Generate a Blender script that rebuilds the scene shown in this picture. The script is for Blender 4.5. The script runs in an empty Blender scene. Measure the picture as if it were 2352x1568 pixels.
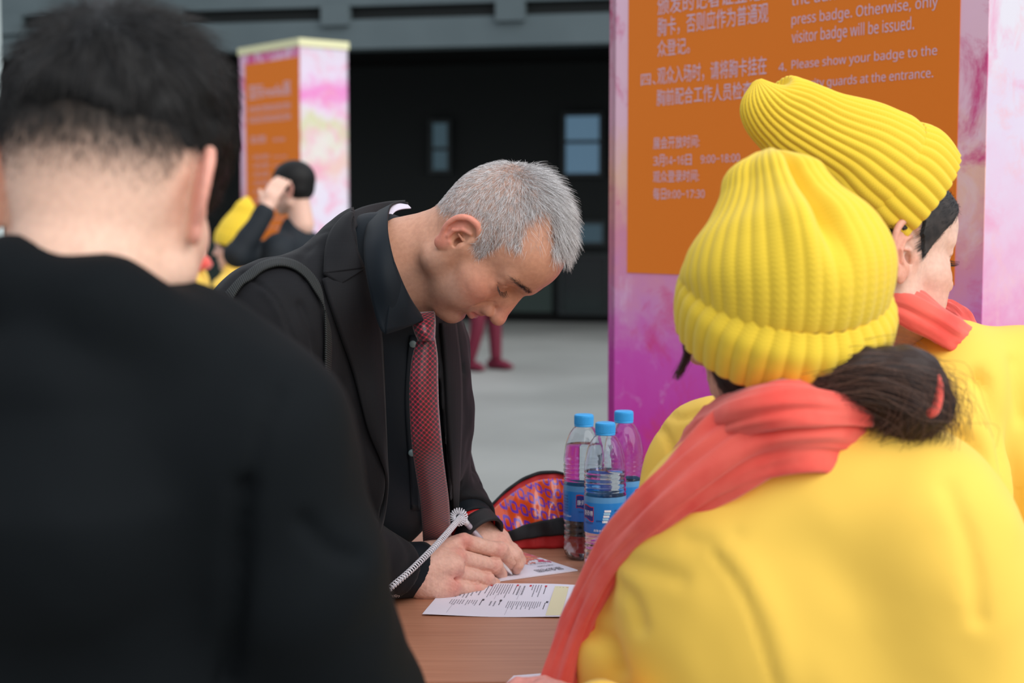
import bpy, bmesh, math, random
import numpy as np
from mathutils import Vector, Matrix, noise
from mathutils.bvhtree import BVHTree

scene = bpy.context.scene
C = scene.collection
PI = math.pi

# ------------------------------------------------------------------ camera, sky, light, exposure
F, CX, CY = 3575.0, 1176.0, 784.0          # focal length in pixels of the 2352 x 1568 frame, frame centre
PITCH = math.atan(279.0 / F)               # horizon 279 px above the frame centre
CAMZ = 1.276
cam_data = bpy.data.cameras.new('camera')
cam_data.sensor_width = 36.0
cam_data.lens = F / 2352.0 * 36.0
cam_data.clip_start = 0.05
cam_data.clip_end = 200
cam_data.dof.use_dof = True
cam_data.dof.focus_distance = 2.10
cam_data.dof.aperture_fstop = 4.6
cam_data.dof.aperture_blades = 0
cam = bpy.data.objects.new('camera', cam_data)
cam.location = (0, 0, CAMZ)
cam.rotation_euler = (PI / 2 - PITCH, 0, 0)
C.objects.link(cam)
scene.camera = cam

world = bpy.data.worlds.new('overcast_sky')
scene.world = world
world.use_nodes = True
wn = world.node_tree
bg = wn.nodes['Background']
tc = wn.nodes.new('ShaderNodeTexCoord')
sx = wn.nodes.new('ShaderNodeSeparateXYZ')
cr = wn.nodes.new('ShaderNodeValToRGB')
wn.links.new(tc.outputs['Generated'], sx.inputs[0])
mr = wn.nodes.new('ShaderNodeMapRange')
mr.inputs['From Min'].default_value = -1
mr.inputs['From Max'].default_value = 1
wn.links.new(sx.outputs['Z'], mr.inputs['Value'])
wn.links.new(mr.outputs[0], cr.inputs[0])
cr.color_ramp.elements[0].position = 0.45
cr.color_ramp.elements[0].color = (0.20, 0.205, 0.215, 1)
cr.color_ramp.elements[1].position = 0.75
cr.color_ramp.elements[1].color = (0.85, 0.91, 1.0, 1)
wn.links.new(cr.outputs[0], bg.inputs['Color'])
bg.inputs['Strength'].default_value = 1.05

sun = bpy.data.lights.new('soft_daylight', 'SUN')
sun.energy = 2.7
sun.angle = math.radians(70)
sun.color = (1.0, 0.975, 0.94)
sun_ob = bpy.data.objects.new('soft_daylight', sun)
sun_ob.rotation_euler = Vector((-0.58, 0.62, -0.58)).to_track_quat('-Z', 'Y').to_euler()
C.objects.link(sun_ob)

scene.view_settings.view_transform = 'Standard'
scene.view_settings.look = 'None'
scene.view_settings.gamma = 1
scene.view_settings.exposure = 0.0
scene.view_settings.use_curve_mapping = False
scene.cycles.max_bounces = 14
scene.cycles.transmission_bounces = 14
scene.cycles.transparent_max_bounces = 16
scene.cycles.caustics_refractive = True

# ------------------------------------------------------------------ placing
FW = Vector((0, math.cos(PITCH), -math.sin(PITCH)))
UP = Vector((0, math.sin(PITCH), math.cos(PITCH)))
RT = Vector((1, 0, 0))
EYE = Vector((0, 0, CAMZ))


def P(u, v, Y):
    """point of the photograph's ray (u, v) at the depth plane y = Y"""
    d = RT * ((u - CX) / F) + UP * ((CY - v) / F) + FW
    return EYE + d * (Y / d.y)


def on_z(u, v, z):
    d = RT * ((u - CX) / F) + UP * ((CY - v) / F) + FW
    return EYE + d * ((z - CAMZ) / d.z)


def proj(p):
    """numpy (n,3) -> u, v"""
    q = np.asarray(p, float) - np.array(EYE)
    z = q @ np.array(FW)
    return CX + F * (q @ np.array(RT)) / z, CY - F * (q @ np.array(UP)) / z


# ------------------------------------------------------------------ objects
def lin(c):
    c = c / 255.0
    return c / 12.92 if c <= 0.04045 else ((c + 0.055) / 1.055) ** 2.4


def rgb(r, g, b):
    return (lin(r), lin(g), lin(b), 1.0)


def link(name, me, mat=None, parent=None, smooth=True):
    o = bpy.data.objects.new(name, me)
    C.objects.link(o)
    if mat is not None:
        for m in (mat if isinstance(mat, (list, tuple)) else [mat]):
            me.materials.append(m)
    if parent is not None:
        o.parent = parent
        o.matrix_parent_inverse = Matrix.Translation(-parent.location) if parent.type == 'EMPTY' and parent.parent is None else Matrix()
    if smooth and hasattr(me, 'polygons') and len(me.polygons):
        me.polygons.foreach_set('use_smooth', np.ones(len(me.polygons), bool))
    return o


def mesh_from(verts, faces, name='m'):
    me = bpy.data.meshes.new(name)
    me.from_pydata([tuple(v) for v in verts], [], [tuple(f) for f in faces])
    me.update()
    return me


def fast_mesh(V, Q, name='m'):
    me = bpy.data.meshes.new(name)
    me.vertices.add(len(V))
    me.vertices.foreach_set('co', np.asarray(V, np.float32).ravel())
    n = len(Q)
    me.loops.add(n * 4)
    me.loops.foreach_set('vertex_index', np.asarray(Q, np.int32).ravel())
    me.polygons.add(n)
    me.polygons.foreach_set('loop_start', np.arange(0, n * 4, 4, dtype=np.int32))
    me.update(calc_edges=True)
    me.validate()
    return me


def empty(name, loc, label, cat, group=None):
    o = bpy.data.objects.new(name, None)
    o.location = loc
    o.empty_display_size = 0.05
    C.objects.link(o)
    o['label'] = label
    o['category'] = cat
    if group:
        o['group'] = group
    return o


def tag(o, label, cat, group=None, kind=None):
    o['label'] = label
    o['category'] = cat
    if group:
        o['group'] = group
    if kind:
        o['kind'] = kind
    return o


def struct(o, label=None, cat=None):
    o['kind'] = 'structure'
    if label:
        o['label'] = label
    if cat:
        o['category'] = cat
    return o


def bm_mesh(bm, name='m'):
    me = bpy.data.meshes.new(name)
    bmesh.ops.recalc_face_normals(bm, faces=bm.faces)
    bm.to_mesh(me)
    bm.free()
    return me


def box(bm, cx, cy, cz, sx_, sy_, sz_, M=None):
    r = bmesh.ops.create_cube(bm, size=1.0)
    for v in r['verts']:
        v.co = Vector((cx + v.co.x * sx_, cy + v.co.y * sy_, cz + v.co.z * sz_))
        if M is not None:
            v.co = M @ v.co
    return r['verts']


def solidify(o, t, offset=-1.0):
    m = o.modifiers.new('thickness', 'SOLIDIFY')
    m.thickness = t
    m.offset = offset
    return m


def subsurf(o, n=1):
    m = o.modifiers.new('smooth', 'SUBSURF')
    m.levels = n
    m.render_levels = n
    return m


def catmull(pts, n):
    """smooth curve through pts (k,d) resampled to n points, uniform in parameter"""
    p = np.asarray(pts, float)
    k = len(p)
    ext = np.vstack([2 * p[0] - p[1], p, 2 * p[-1] - p[-2]])
    out = []
    for t in np.linspace(0, k - 1, n):
        i = min(int(t), k - 2)
        s = t - i
        p0, p1, p2, p3 = ext[i], ext[i + 1], ext[i + 2], ext[i + 3]
        out.append(0.5 * ((2 * p1) + (-p0 + p2) * s + (2 * p0 - 5 * p1 + 4 * p2 - p3) * s * s + (-p0 + 3 * p1 - 3 * p2 + p3) * s ** 3))
    return np.array(out)


def even(pts, n):
    """smooth curve through pts, n points evenly spaced by length"""
    q = catmull(pts, max(n * 8, 200))
    d = np.r_[0, np.cumsum(np.linalg.norm(np.diff(q, axis=0), axis=1))]
    t = np.linspace(0, d[-1], n)
    return np.column_stack([np.interp(t, d, q[:, j]) for j in range(q.shape[1])])


def frames(pts, up0=(0, 0, 1)):
    p = np.asarray(pts, float)
    T = np.gradient(p, axis=0)
    T /= np.linalg.norm(T, axis=1)[:, None]
    N = np.zeros_like(T)
    u = np.array(up0, float)
    for i in range(len(p)):
        u = u - T[i] * (u @ T[i])
        u /= np.linalg.norm(u)
        N[i] = u
    B = np.cross(T, N)
    return T, N, B


def tube_data(pts, rad, seg=12, up0=(0, 0, 1), caps=True, base=0):
    p = np.asarray(pts, float)
    T, N, B = frames(p, up0)
    n = len(p)
    rad = np.broadcast_to(np.asarray(rad, float), (n,)) if np.ndim(rad) < 2 else np.asarray(rad)
    V, Fc = [], []
    for i in range(n):
        for j in range(seg):
            a = 2 * PI * j / seg
            if rad.ndim == 2:
                V.append(p[i] + N[i] * rad[i, 0] * math.cos(a) + B[i] * rad[i, 1] * math.sin(a))
            else:
                V.append(p[i] + rad[i] * (N[i] * math.cos(a) + B[i] * math.sin(a)))
    for i in range(n - 1):
        for j in range(seg):
            k = (j + 1) % seg
            Fc.append((base + i * seg + j, base + i * seg + k, base + (i + 1) * seg + k, base + (i + 1) * seg + j))
    if caps:
        Fc.append(tuple(base + j for j in range(seg))[::-1])
        Fc.append(tuple(base + (n - 1) * seg + j for j in range(seg)))
    return V, Fc


def tube(name, pts, rad, mat, parent=None, seg=12, up0=(0, 0, 1)):
    V, Fc = tube_data(pts, rad, seg, up0)
    return link(name, mesh_from(V, Fc), mat, parent)


def lathe(prof, seg=48, close=False):
    """prof: list of (r, z)"""
    V, Fc = [], []
    for r, z in prof:
        for j in range(seg):
            a = 2 * PI * j / seg
            V.append((r * math.cos(a), r * math.sin(a), z))
    n = len(prof)
    for i in range(n - 1 if not close else n):
        for j in range(seg):
            k = (j + 1) % seg
            i2 = (i + 1) % n
            Fc.append((i * seg + j, i * seg + k, i2 * seg + k, i2 * seg + j))
    return V, Fc


def grid_faces(n, m, wrap=False, base=0):
    Fc = []
    for i in range(n - 1):
        for j in range(m if wrap else m - 1):
            k = (j + 1) % m
            Fc.append((base + i * m + j, base + i * m + k, base + (i + 1) * m + k, base + (i + 1) * m + j))
    return Fc


# ------------------------------------------------------------------ sculpting fields (signed distance, then a surface mesh)
class Field:
    def __init__(s, lo, hi, h):
        s.h = h
        s.lo = np.array(lo, float)
        n = np.ceil((np.array(hi, float) - s.lo) / h).astype(int) + 1
        s.ax = [s.lo[i] + h * np.arange(n[i]) for i in range(3)]
        s.f = np.full(tuple(n), 0.2, np.float32)

    def _sl(s, lo, hi):
        sl = []
        for i in range(3):
            a = int(np.clip(np.floor((lo[i] - s.lo[i]) / s.h), 0, len(s.ax[i])))
            b = int(np.clip(np.ceil((hi[i] - s.lo[i]) / s.h) + 1, 0, len(s.ax[i])))
            sl.append(slice(a, b))
        sl = tuple(sl)
        X = s.ax[0][sl[0]][:, None, None].astype(np.float32)
        Y = s.ax[1][sl[1]][None, :, None].astype(np.float32)
        Z = s.ax[2][sl[2]][None, None, :].astype(np.float32)
        return sl, X, Y, Z

    def _join(s, sl, d, k):
        f = s.f[sl]
        if f.size == 0:
            return
        if k <= 0:
            s.f[sl] = np.minimum(f, d)
            return
        h = np.clip(0.5 + 0.5 * (f - d) / k, 0, 1)
        s.f[sl] = f + (d - f) * h - k * h * (1 - h)

    def _cut(s, sl, d, k):
        f = s.f[sl]
        if f.size == 0:
            return
        if k <= 0:
            s.f[sl] = np.maximum(f, -d)
            return
        h = np.clip(0.5 - 0.5 * (f + d) / k, 0, 1)
        s.f[sl] = f + (-d - f) * h + k * h * (1 - h)

    def _ell(s, c, r, k, rot):
        c = np.array(c, float)
        r = np.array(r, float)
        R = np.array(rot) if rot is not None else np.eye(3)
        ext = np.sqrt(((R * r) ** 2).sum(axis=1)) + k + 3 * s.h
        sl, X, Y, Z = s._sl(c - ext, c + ext)
        x, y, z = X - c[0], Y - c[1], Z - c[2]
        q = [R[0, i] * x + R[1, i] * y + R[2, i] * z for i in range(3)]
        k0 = np.sqrt(sum((q[i] / r[i]) ** 2 for i in range(3)))
        k1 = np.sqrt(sum((q[i] / r[i] ** 2) ** 2 for i in range(3)))
        return sl, (k0 * (k0 - 1) / np.maximum(k1, 1e-6)).astype(np.float32)

    def ell(s, c, r, k=0.01, rot=None):
        s._join(*s._ell(c, r, k, rot), k)
        return s

    def cut_ell(s, c, r, k=0.005, rot=None):
        s._cut(*s._ell(c, r, k, rot), k)
        return s

    def _cone(s, a, b, ra, rb, k):
        a = np.array(a, float)
        b = np.array(b, float)
        e = max(ra, rb) + k + 3 * s.h
        sl, X, Y, Z = s._sl(np.minimum(a, b) - e, np.maximum(a, b) + e)
        ba = b - a
        L2 = max(float(ba @ ba), 1e-12)
        x, y, z = X - a[0], Y - a[1], Z - a[2]
        t = np.clip((x * ba[0] + y * ba[1] + z * ba[2]) / L2, 0, 1)
        d = np.sqrt((x - t * ba[0]) ** 2 + (y - t * ba[1]) ** 2 + (z - t * ba[2]) ** 2) - (ra + (rb - ra) * t)
        return sl, d.astype(np.float32)

    def cone(s, a, b, ra, rb, k=0.01):
        s._join(*s._cone(a, b, ra, rb, k), k)
        return s

    def cut_cone(s, a, b, ra, rb, k=0.004):
        s._cut(*s._cone(a, b, ra, rb, k), k)
        return s

    def chain(s, pts, rad, k=0.004, k0=None):
        """one limb or finger: a chain of cones, joined to itself first so that neighbours do not web"""
        for i in range(len(pts) - 1):
            s.cone(pts[i], pts[i + 1], rad[i], rad[i + 1], k0 if (i == 0 and k0 is not None) else k)
        return s

    def merge(s, other_f, k):
        h = np.clip(0.5 + 0.5 * (s.f - other_f) / k, 0, 1)
        s.f = s.f + (other_f - s.f) * h - k * h * (1 - h)

    def mesh(s, smooth=1):
        f = s.f
        nx, ny, nz = f.shape
        ins = f < 0
        c8 = np.zeros((nx - 1, ny - 1, nz - 1), np.int8)
        for dx in (0, 1):
            for dy in (0, 1):
                for dz in (0, 1):
                    c8 += ins[dx:nx - 1 + dx, dy:ny - 1 + dy, dz:nz - 1 + dz]
        act = (c8 > 0) & (c8 < 8)
        ci = np.argwhere(act)
        idx = np.full(act.shape, -1, np.int32)
        idx[act] = np.arange(len(ci))
        acc = np.zeros((len(ci), 3))
        cnt = np.zeros(len(ci))
        cor = [(0, 0, 0), (1, 0, 0), (0, 1, 0), (1, 1, 0), (0, 0, 1), (1, 0, 1), (0, 1, 1), (1, 1, 1)]
        val = [f[ci[:, 0] + a, ci[:, 1] + b, ci[:, 2] + c] for a, b, c in cor]
        for i in range(8):
            for j in range(i + 1, 8):
                if sum(abs(cor[i][q] - cor[j][q]) for q in range(3)) != 1:
                    continue
                m = (val[i] < 0) != (val[j] < 0)
                t = val[i][m] / (val[i][m] - val[j][m])
                A = np.array(cor[i], float)
                B = np.array(cor[j], float)
                acc[m] += A + (B - A) * t[:, None]
                cnt[m] += 1
        V = s.lo + (ci + acc / cnt[:, None]) * s.h
        quads = []
        for axis in range(3):
            a1, a2 = (axis + 1) % 3, (axis + 2) % 3
            A = np.take(ins, range(0, f.shape[axis] - 1), axis)
            B = np.take(ins, range(1, f.shape[axis]), axis)
            e = np.argwhere(A != B)
            fl = A[tuple(e.T)]
            ok = (e[:, a1] > 0) & (e[:, a2] > 0) & (e[:, a1] < f.shape[a1] - 1) & (e[:, a2] < f.shape[a2] - 1)
            e, fl = e[ok], fl[ok]

            def cell(o1, o2):
                q = e.copy()
                q[:, a1] += o1
                q[:, a2] += o2
                return idx[tuple(q.T)]
            q = np.column_stack([cell(-1, -1), cell(0, -1), cell(0, 0), cell(-1, 0)])
            q[~fl] = q[~fl][:, ::-1]
            quads.append(q)
        Q = np.vstack(quads)
        for _ in range(smooth):
            V = relax(V, Q)
        return V, Q


def relax(V, Q, w=0.5):
    acc = np.zeros_like(V)
    cnt = np.zeros(len(V))
    for a, b in ((0, 1), (1, 2), (2, 3), (3, 0)):
        for i, j in ((a, b), (b, a)):
            for d in range(3):
                acc[:, d] += np.bincount(Q[:, i], V[Q[:, j], d], len(V))
            cnt += np.bincount(Q[:, i], minlength=len(V))
    return V * (1 - w) + w * acc / np.maximum(cnt, 1)[:, None]


def normals(V, Q):
    n = np.cross(V[Q[:, 2]] - V[Q[:, 0]], V[Q[:, 3]] - V[Q[:, 1]])
    N = np.zeros_like(V)
    for i in range(4):
        for d in range(3):
            N[:, d] += np.bincount(Q[:, i], n[:, d], len(V))
    return N / np.maximum(np.linalg.norm(N, axis=1), 1e-12)[:, None]


def set_color(me, name, col):
    """per-vertex colour (n,3) linear"""
    a = me.color_attributes.new(name, 'FLOAT_COLOR', 'POINT')
    a.data.foreach_set('color', np.column_stack([col, np.ones(len(col))]).astype(np.float32).ravel())


def sstep(a, b, x):
    t = np.clip((x - a) / (b - a), 0, 1)
    return t * t * (3 - 2 * t)


def vnoise(P_, scale, seed=0.0):
    """cheap smooth noise, sum of sines, about -1..1"""
    p = np.asarray(P_) * scale + seed
    x, y, z = p[:, 0], p[:, 1], p[:, 2]
    return (np.sin(x * 1.7 + 2.1 * np.sin(y * 1.3 + seed)) + np.sin(y * 2.1 + 1.7 * np.sin(z * 1.1 + 1.3 * seed))
            + np.sin(z * 1.9 + 1.9 * np.sin(x * 1.2 + 0.7 * seed))) / 3


# ------------------------------------------------------------------ materials
def mat(name, color, rough=0.6, spec=0.5, metal=0.0, bump=None, sheen=0.0, sss=0.0, noise_col=None, coat=0.0, transmission=0.0, ior=1.45, emit=None):
    """bump: (scale, strength, distance); noise_col: (colour 2, scale, contrast lo, hi)"""
    m = bpy.data.materials.new(name)
    m.use_nodes = True
    nt = m.node_tree
    b = nt.nodes['Principled BSDF']
    b.inputs['Base Color'].default_value = color
    b.inputs['Roughness'].default_value = rough
    b.inputs['Specular IOR Level'].default_value = spec
    b.inputs['Metallic'].default_value = metal
    b.inputs['IOR'].default_value = ior
    b.inputs['Sheen Weight'].default_value = sheen
    b.inputs['Coat Weight'].default_value = coat
    b.inputs['Transmission Weight'].default_value = transmission
    if sss:
        b.inputs['Subsurface Weight'].default_value = sss
        b.inputs['Subsurface Radius'].default_value = (1.0, 0.35, 0.18)
        b.inputs['Subsurface Scale'].default_value = 0.006
    if emit:
        b.inputs['Emission Color'].default_value = emit[0]
        b.inputs['Emission Strength'].default_value = emit[1]
    co = None
    if bump or noise_col:
        co = nt.nodes.new('ShaderNodeTexCoord')
    if noise_col:
        nz = nt.nodes.new('ShaderNodeTexNoise')
        nz.inputs['Scale'].default_value = noise_col[1]
        nz.inputs['Detail'].default_value = 6
        rp = nt.nodes.new('ShaderNodeValToRGB')
        rp.color_ramp.elements[0].position = noise_col[2]
        rp.color_ramp.elements[0].color = color
        rp.color_ramp.elements[1].position = noise_col[3]
        rp.color_ramp.elements[1].color = noise_col[0]
        nt.links.new(co.outputs['Object'], nz.inputs['Vector'])
        nt.links.new(nz.outputs['Fac'], rp.inputs[0])
        nt.links.new(rp.outputs[0], b.inputs['Base Color'])
    if bump:
        nz = nt.nodes.new('ShaderNodeTexNoise')
        nz.inputs['Scale'].default_value = bump[0]
        nz.inputs['Detail'].default_value = 5
        bp = nt.nodes.new('ShaderNodeBump')
        bp.inputs['Strength'].default_value = bump[1]
        bp.inputs['Distance'].default_value = bump[2]
        nt.links.new(co.outputs['Object'], nz.inputs['Vector'])
        nt.links.new(nz.outputs['Fac'], bp.inputs['Height'])
        nt.links.new(bp.outputs[0], b.inputs['Normal'])
    return m


def skin_mat(name, sss=0.25, bump=(900, 0.25, 0.0006), rough=0.48):
    m = mat(name, (0.5, 0.3, 0.2, 1), rough, 0.4, bump=bump, sss=sss)
    nt = m.node_tree
    b = nt.nodes['Principled BSDF']
    a = nt.nodes.new('ShaderNodeVertexColor')
    a.layer_name = 'skin'
    mx = nt.nodes.new('ShaderNodeMix')
    mx.data_type = 'RGBA'
    mx.blend_type = 'MULTIPLY'
    mx.inputs['Factor'].default_value = 1.0
    nz = nt.nodes.new('ShaderNodeTexNoise')
    nz.inputs['Scale'].default_value = 170
    nz.inputs['Detail'].default_value = 6
    rp = nt.nodes.new('ShaderNodeValToRGB')
    rp.color_ramp.elements[0].position = 0.35
    rp.color_ramp.elements[0].color = (0.93, 0.885, 0.865, 1)
    rp.color_ramp.elements[1].position = 0.65
    rp.color_ramp.elements[1].color = (1.04, 1.02, 1.0, 1)
    co = nt.nodes.new('ShaderNodeTexCoord')
    nt.links.new(co.outputs['Object'], nz.inputs['Vector'])
    nt.links.new(nz.outputs['Fac'], rp.inputs[0])
    nt.links.new(a.outputs['Color'], mx.inputs['A'])
    nt.links.new(rp.outputs[0], mx.inputs['B'])
    nt.links.new(mx.outputs['Result'], b.inputs['Base Color'])
    return m


def hair_mat(name, cols, rough=0.4):
    """cols: list of (position, colour) picked at random per strand"""
    m = bpy.data.materials.new(name)
    m.use_nodes = True
    nt = m.node_tree
    b = nt.nodes['Principled BSDF']
    hi = nt.nodes.new('ShaderNodeHairInfo')
    rp = nt.nodes.new('ShaderNodeValToRGB')
    rp.color_ramp.interpolation = 'LINEAR'
    while len(rp.color_ramp.elements) < len(cols):
        rp.color_ramp.elements.new(0.5)
    for e, (p, c) in zip(rp.color_ramp.elements, cols):
        e.position = p
        e.color = c
    nt.links.new(hi.outputs['Random'], rp.inputs[0])
    nt.links.new(rp.outputs[0], b.inputs['Base Color'])
    b.inputs['Roughness'].default_value = rough
    b.inputs['Specular IOR Level'].default_value = 0.35
    return m


def hair_object(name, S, root_r, tip_r, material, parent=None):
    """S: (n, k, 3) strand points"""
    n, k, _ = S.shape
    cu = bpy.data.hair_curves.new(name)
    cu.add_curves([k] * n)
    cu.attributes['position'].data.foreach_set('vector', S.reshape(-1).astype(np.float32))
    r = cu.attributes.get('radius') or cu.attributes.new('radius', 'FLOAT', 'POINT')
    rad = np.broadcast_to(np.linspace(root_r, tip_r, k), (n, k))
    r.data.foreach_set('value', np.ascontiguousarray(rad, np.float32).ravel())
    o = bpy.data.objects.new(name, cu)
    C.objects.link(o)
    cu.materials.append(material)
    if parent is not None:
        o.parent = parent
        o.matrix_parent_inverse = Matrix.Translation(-parent.location)
    return o


def scatter(V, Q, w, n, rng):
    """n random points on the quads, weighted by area * w(face centre weight); returns points, normals"""
    c = V[Q]
    area = np.linalg.norm(np.cross(c[:, 2] - c[:, 0], c[:, 3] - c[:, 1]), axis=1)
    p = area * w
    p = p / p.sum()
    i = rng.choice(len(Q), n, p=p)
    a, b = rng.random(n)[:, None], rng.random(n)[:, None]
    q = c[i]
    pt = (q[:, 0] * (1 - a) + q[:, 1] * a) * (1 - b) + (q[:, 3] * (1 - a) + q[:, 2] * a) * b
    N = normals(V, Q)
    return pt, N[Q[i]].mean(axis=1)


def strands(pts, nrm, dirs, length, lift0, lift1, k, rng, jitter=0.15):
    """strands that leave the skin with lift0 (0 flat, 1 upright) and bend to lift1"""
    d = dirs - nrm * (dirs * nrm).sum(1)[:, None]
    d += rng.normal(0, jitter, d.shape)
    d -= nrm * (d * nrm).sum(1)[:, None]
    d /= np.maximum(np.linalg.norm(d, axis=1), 1e-9)[:, None]
    S = np.zeros((len(pts), k, 3))
    S[:, 0] = pts
    for j in range(1, k):
        t = (j - 1) / max(k - 2, 1)
        l = (lift0 + (lift1 - lift0) * t)
        l = l[:, None] if np.ndim(l) else l
        v = d * np.sqrt(np.maximum(1 - l * l, 0)) + nrm * l
        S[:, j] = S[:, j - 1] + v * (length / (k - 1))[:, None]
    return S


def bundled_font(name):
    """a font that comes with Blender itself"""
    try:
        return bpy.data.fonts.load(bpy.utils.system_resource('DATAFILES', path='fonts') + '/' + name)
    except Exception:
        return None


SANS = bundled_font('NotoSansMath-Regular.woff2')


def text_mesh(body, size, shear=0.0, xs=1.0, spacing=1.0, bold=0.0, align='LEFT'):
    """lettering as a flat mesh in its own x, y; returns verts, faces"""
    cu = bpy.data.curves.new('t', 'FONT')
    if SANS is not None and all(ord(ch) < 0x2E80 for ch in body):
        body = body.replace('–', '−')
    cu.body = body
    fnt = None if any(ord(ch) > 0x2E80 for ch in body) else SANS
    if fnt is not None:
        cu.font = fnt
    cu.size = size
    cu.shear = shear
    cu.space_character = spacing
    cu.offset = bold
    cu.align_x = align
    cu.resolution_u = 4
    o = bpy.data.objects.new('t', cu)
    C.objects.link(o)
    dg = bpy.context.evaluated_depsgraph_get()
    me = bpy.data.meshes.new_from_object(o.evaluated_get(dg))
    V = [(v.co.x * xs, v.co.y) for v in me.vertices]
    Fc = [tuple(p.vertices) for p in me.polygons]
    bpy.data.objects.remove(o)
    bpy.data.curves.remove(cu)
    bpy.data.meshes.remove(me)
    return V, Fc
# ------------------------------------------------------------------ the hall: floor, dark glazed front under a beam
def wash_mat(name, stops, seed=(0, 0, 0), axis='Z', blot=(1, 1, 1, 1), blot_amt=0.5, rough=0.55, warp=0.5, blot2=None):
    """watercolour print: colours change along the height, broken up by several noises"""
    m = bpy.data.materials.new(name)
    m.use_nodes = True
    nt = m.node_tree
    b = nt.nodes['Principled BSDF']
    b.inputs['Roughness'].default_value = rough
    co = nt.nodes.new('ShaderNodeTexCoord')
    mp = nt.nodes.new('ShaderNodeMapping')
    mp.inputs['Location'].default_value = seed
    nt.links.new(co.outputs['Object'], mp.inputs['Vector'])

    def nz(scale, detail, rough_=0.6, dist=0.0):
        n = nt.nodes.new('ShaderNodeTexNoise')
        n.inputs['Scale'].default_value = scale
        n.inputs['Detail'].default_value = detail
        n.inputs['Roughness'].default_value = rough_
        n.inputs['Distortion'].default_value = dist
        nt.links.new(mp.outputs[0], n.inputs['Vector'])
        return n

    def math_(op, a, b_):
        n = nt.nodes.new('ShaderNodeMath')
        n.operation = op
        for i, v in enumerate((a, b_)):
            if isinstance(v, (int, float)):
                n.inputs[i].default_value = v
            else:
                nt.links.new(v, n.inputs[i])
        return n.outputs[0]
    sp = nt.nodes.new('ShaderNodeSeparateXYZ')
    nt.links.new(co.outputs['Object'], sp.inputs[0])
    n1 = nz(3.2, 8, 0.62, 0.6)
    n2 = nz(26, 6, 0.7)
    h = math_('ADD', sp.outputs[axis], math_('MULTIPLY', math_('SUBTRACT', n1.outputs['Fac'], 0.5), warp))
    h = math_('ADD', h, math_('MULTIPLY', math_('SUBTRACT', n2.outputs['Fac'], 0.5), warp * 0.28))
    mr_ = nt.nodes.new('ShaderNodeMapRange')
    z0, z1 = stops[0][0], stops[-1][0]
    mr_.inputs['From Min'].default_value = z0
    mr_.inputs['From Max'].default_value = z1
    nt.links.new(h, mr_.inputs['Value'])
    rp = nt.nodes.new('ShaderNodeValToRGB')
    while len(rp.color_ramp.elements) < len(stops):
        rp.color_ramp.elements.new(0.5)
    for e, (z, c) in zip(rp.color_ramp.elements, stops):
        e.position = (z - z0) / (z1 - z0)
        e.color = c
    nt.links.new(mr_.outputs[0], rp.inputs[0])
    last = rp.outputs[0]
    for bl, amt, sc, lo, hi in [(blot, blot_amt, 5.0, 0.50, 0.62)] + ([blot2] if blot2 else []):
        n3 = nz(sc, 9, 0.68, 0.5)
        r3 = nt.nodes.new('ShaderNodeValToRGB')
        r3.color_ramp.elements[0].position = lo
        r3.color_ramp.elements[0].color = (0, 0, 0, 1)
        r3.color_ramp.elements[1].position = hi
        r3.color_ramp.elements[1].color = (amt, amt, amt, 1)
        nt.links.new(n3.outputs['Fac'], r3.inputs[0])
        mx = nt.nodes.new('ShaderNodeMix')
        mx.data_type = 'RGBA'
        nt.links.new(r3.outputs[0], mx.inputs['Factor'])
        nt.links.new(last, mx.inputs['A'])
        mx.inputs['B'].default_value = bl
        last = mx.outputs['Result']
    nt.links.new(last, b.inputs['Base Color'])
    return m


m_floor = mat('concrete_floor', rgb(150, 152, 149), 0.55, 0.4, noise_col=(rgb(134, 136, 133), 0.7, 0.35, 0.65), bump=(30, 0.1, 0.002))
bm = bmesh.new()
box(bm, 0, 12, -0.05, 44, 40, 0.1)
struct(link('floor', bm_mesh(bm), m_floor, smooth=False))

FA = math.radians(-12)
FO = on_z(1176, 737, 0.0)
FM = Matrix.Translation(FO) @ Matrix.Rotation(FA, 4, 'Z')      # x along the hall front, y away


def fbox(name, x0, x1, y0, y1, z0, z1, m, parent=None):
    bm = bmesh.new()
    box(bm, (x0 + x1) / 2, (y0 + y1) / 2, (z0 + z1) / 2, x1 - x0, y1 - y0, z1 - z0, FM)
    return link(name, bm_mesh(bm), m, parent, smooth=False)


m_dark = mat('dark_cladding', rgb(20, 25, 25), 0.6, 0.3, bump=(8, 0.1, 0.01))
m_black = mat('black_soffit', rgb(9, 10, 10), 0.8, 0.2)
m_green = mat('dark_green_panel', rgb(46, 60, 56), 0.5, 0.4)
m_beam = mat('grey_green_beam', rgb(86, 98, 102), 0.7, 0.3, noise_col=(rgb(78, 90, 94), 1.2, 0.4, 0.7))
m_frame = mat('dark_window_frame', rgb(26, 34, 35), 0.45)
m_glow = mat('daylit_window_pane', rgb(40, 60, 75), 0.25, emit=(rgb(112, 150, 178), 0.42))
m_glow2 = mat('dim_window_pane', rgb(30, 45, 55), 0.25, emit=(rgb(100, 135, 150), 0.2))
m_glass = mat('dark_door_glass', rgb(30, 42, 42), 0.12, 0.5)
struct(fbox('wall_back', -16, 12, 0, 0.3, 0, 5.2, m_dark))
struct(fbox('baseboard_back', -16, 12, -0.05, 0, 0.0, 0.12, m_black))
struct(fbox('ceiling', -16, 12, -3.3, 0.0, 3.22, 3.4, m_black))
struct(fbox('trim_1', -16, 12, -3.5, -3.2, 3.06, 3.36, m_beam))
struct(fbox('trim_2', -16, 12, -3.42, -3.2, 3.36, 3.50, m_dark))
struct(fbox('trim_3', -16, 12, -3.5, -3.2, 3.50, 5.2, m_beam))
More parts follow.
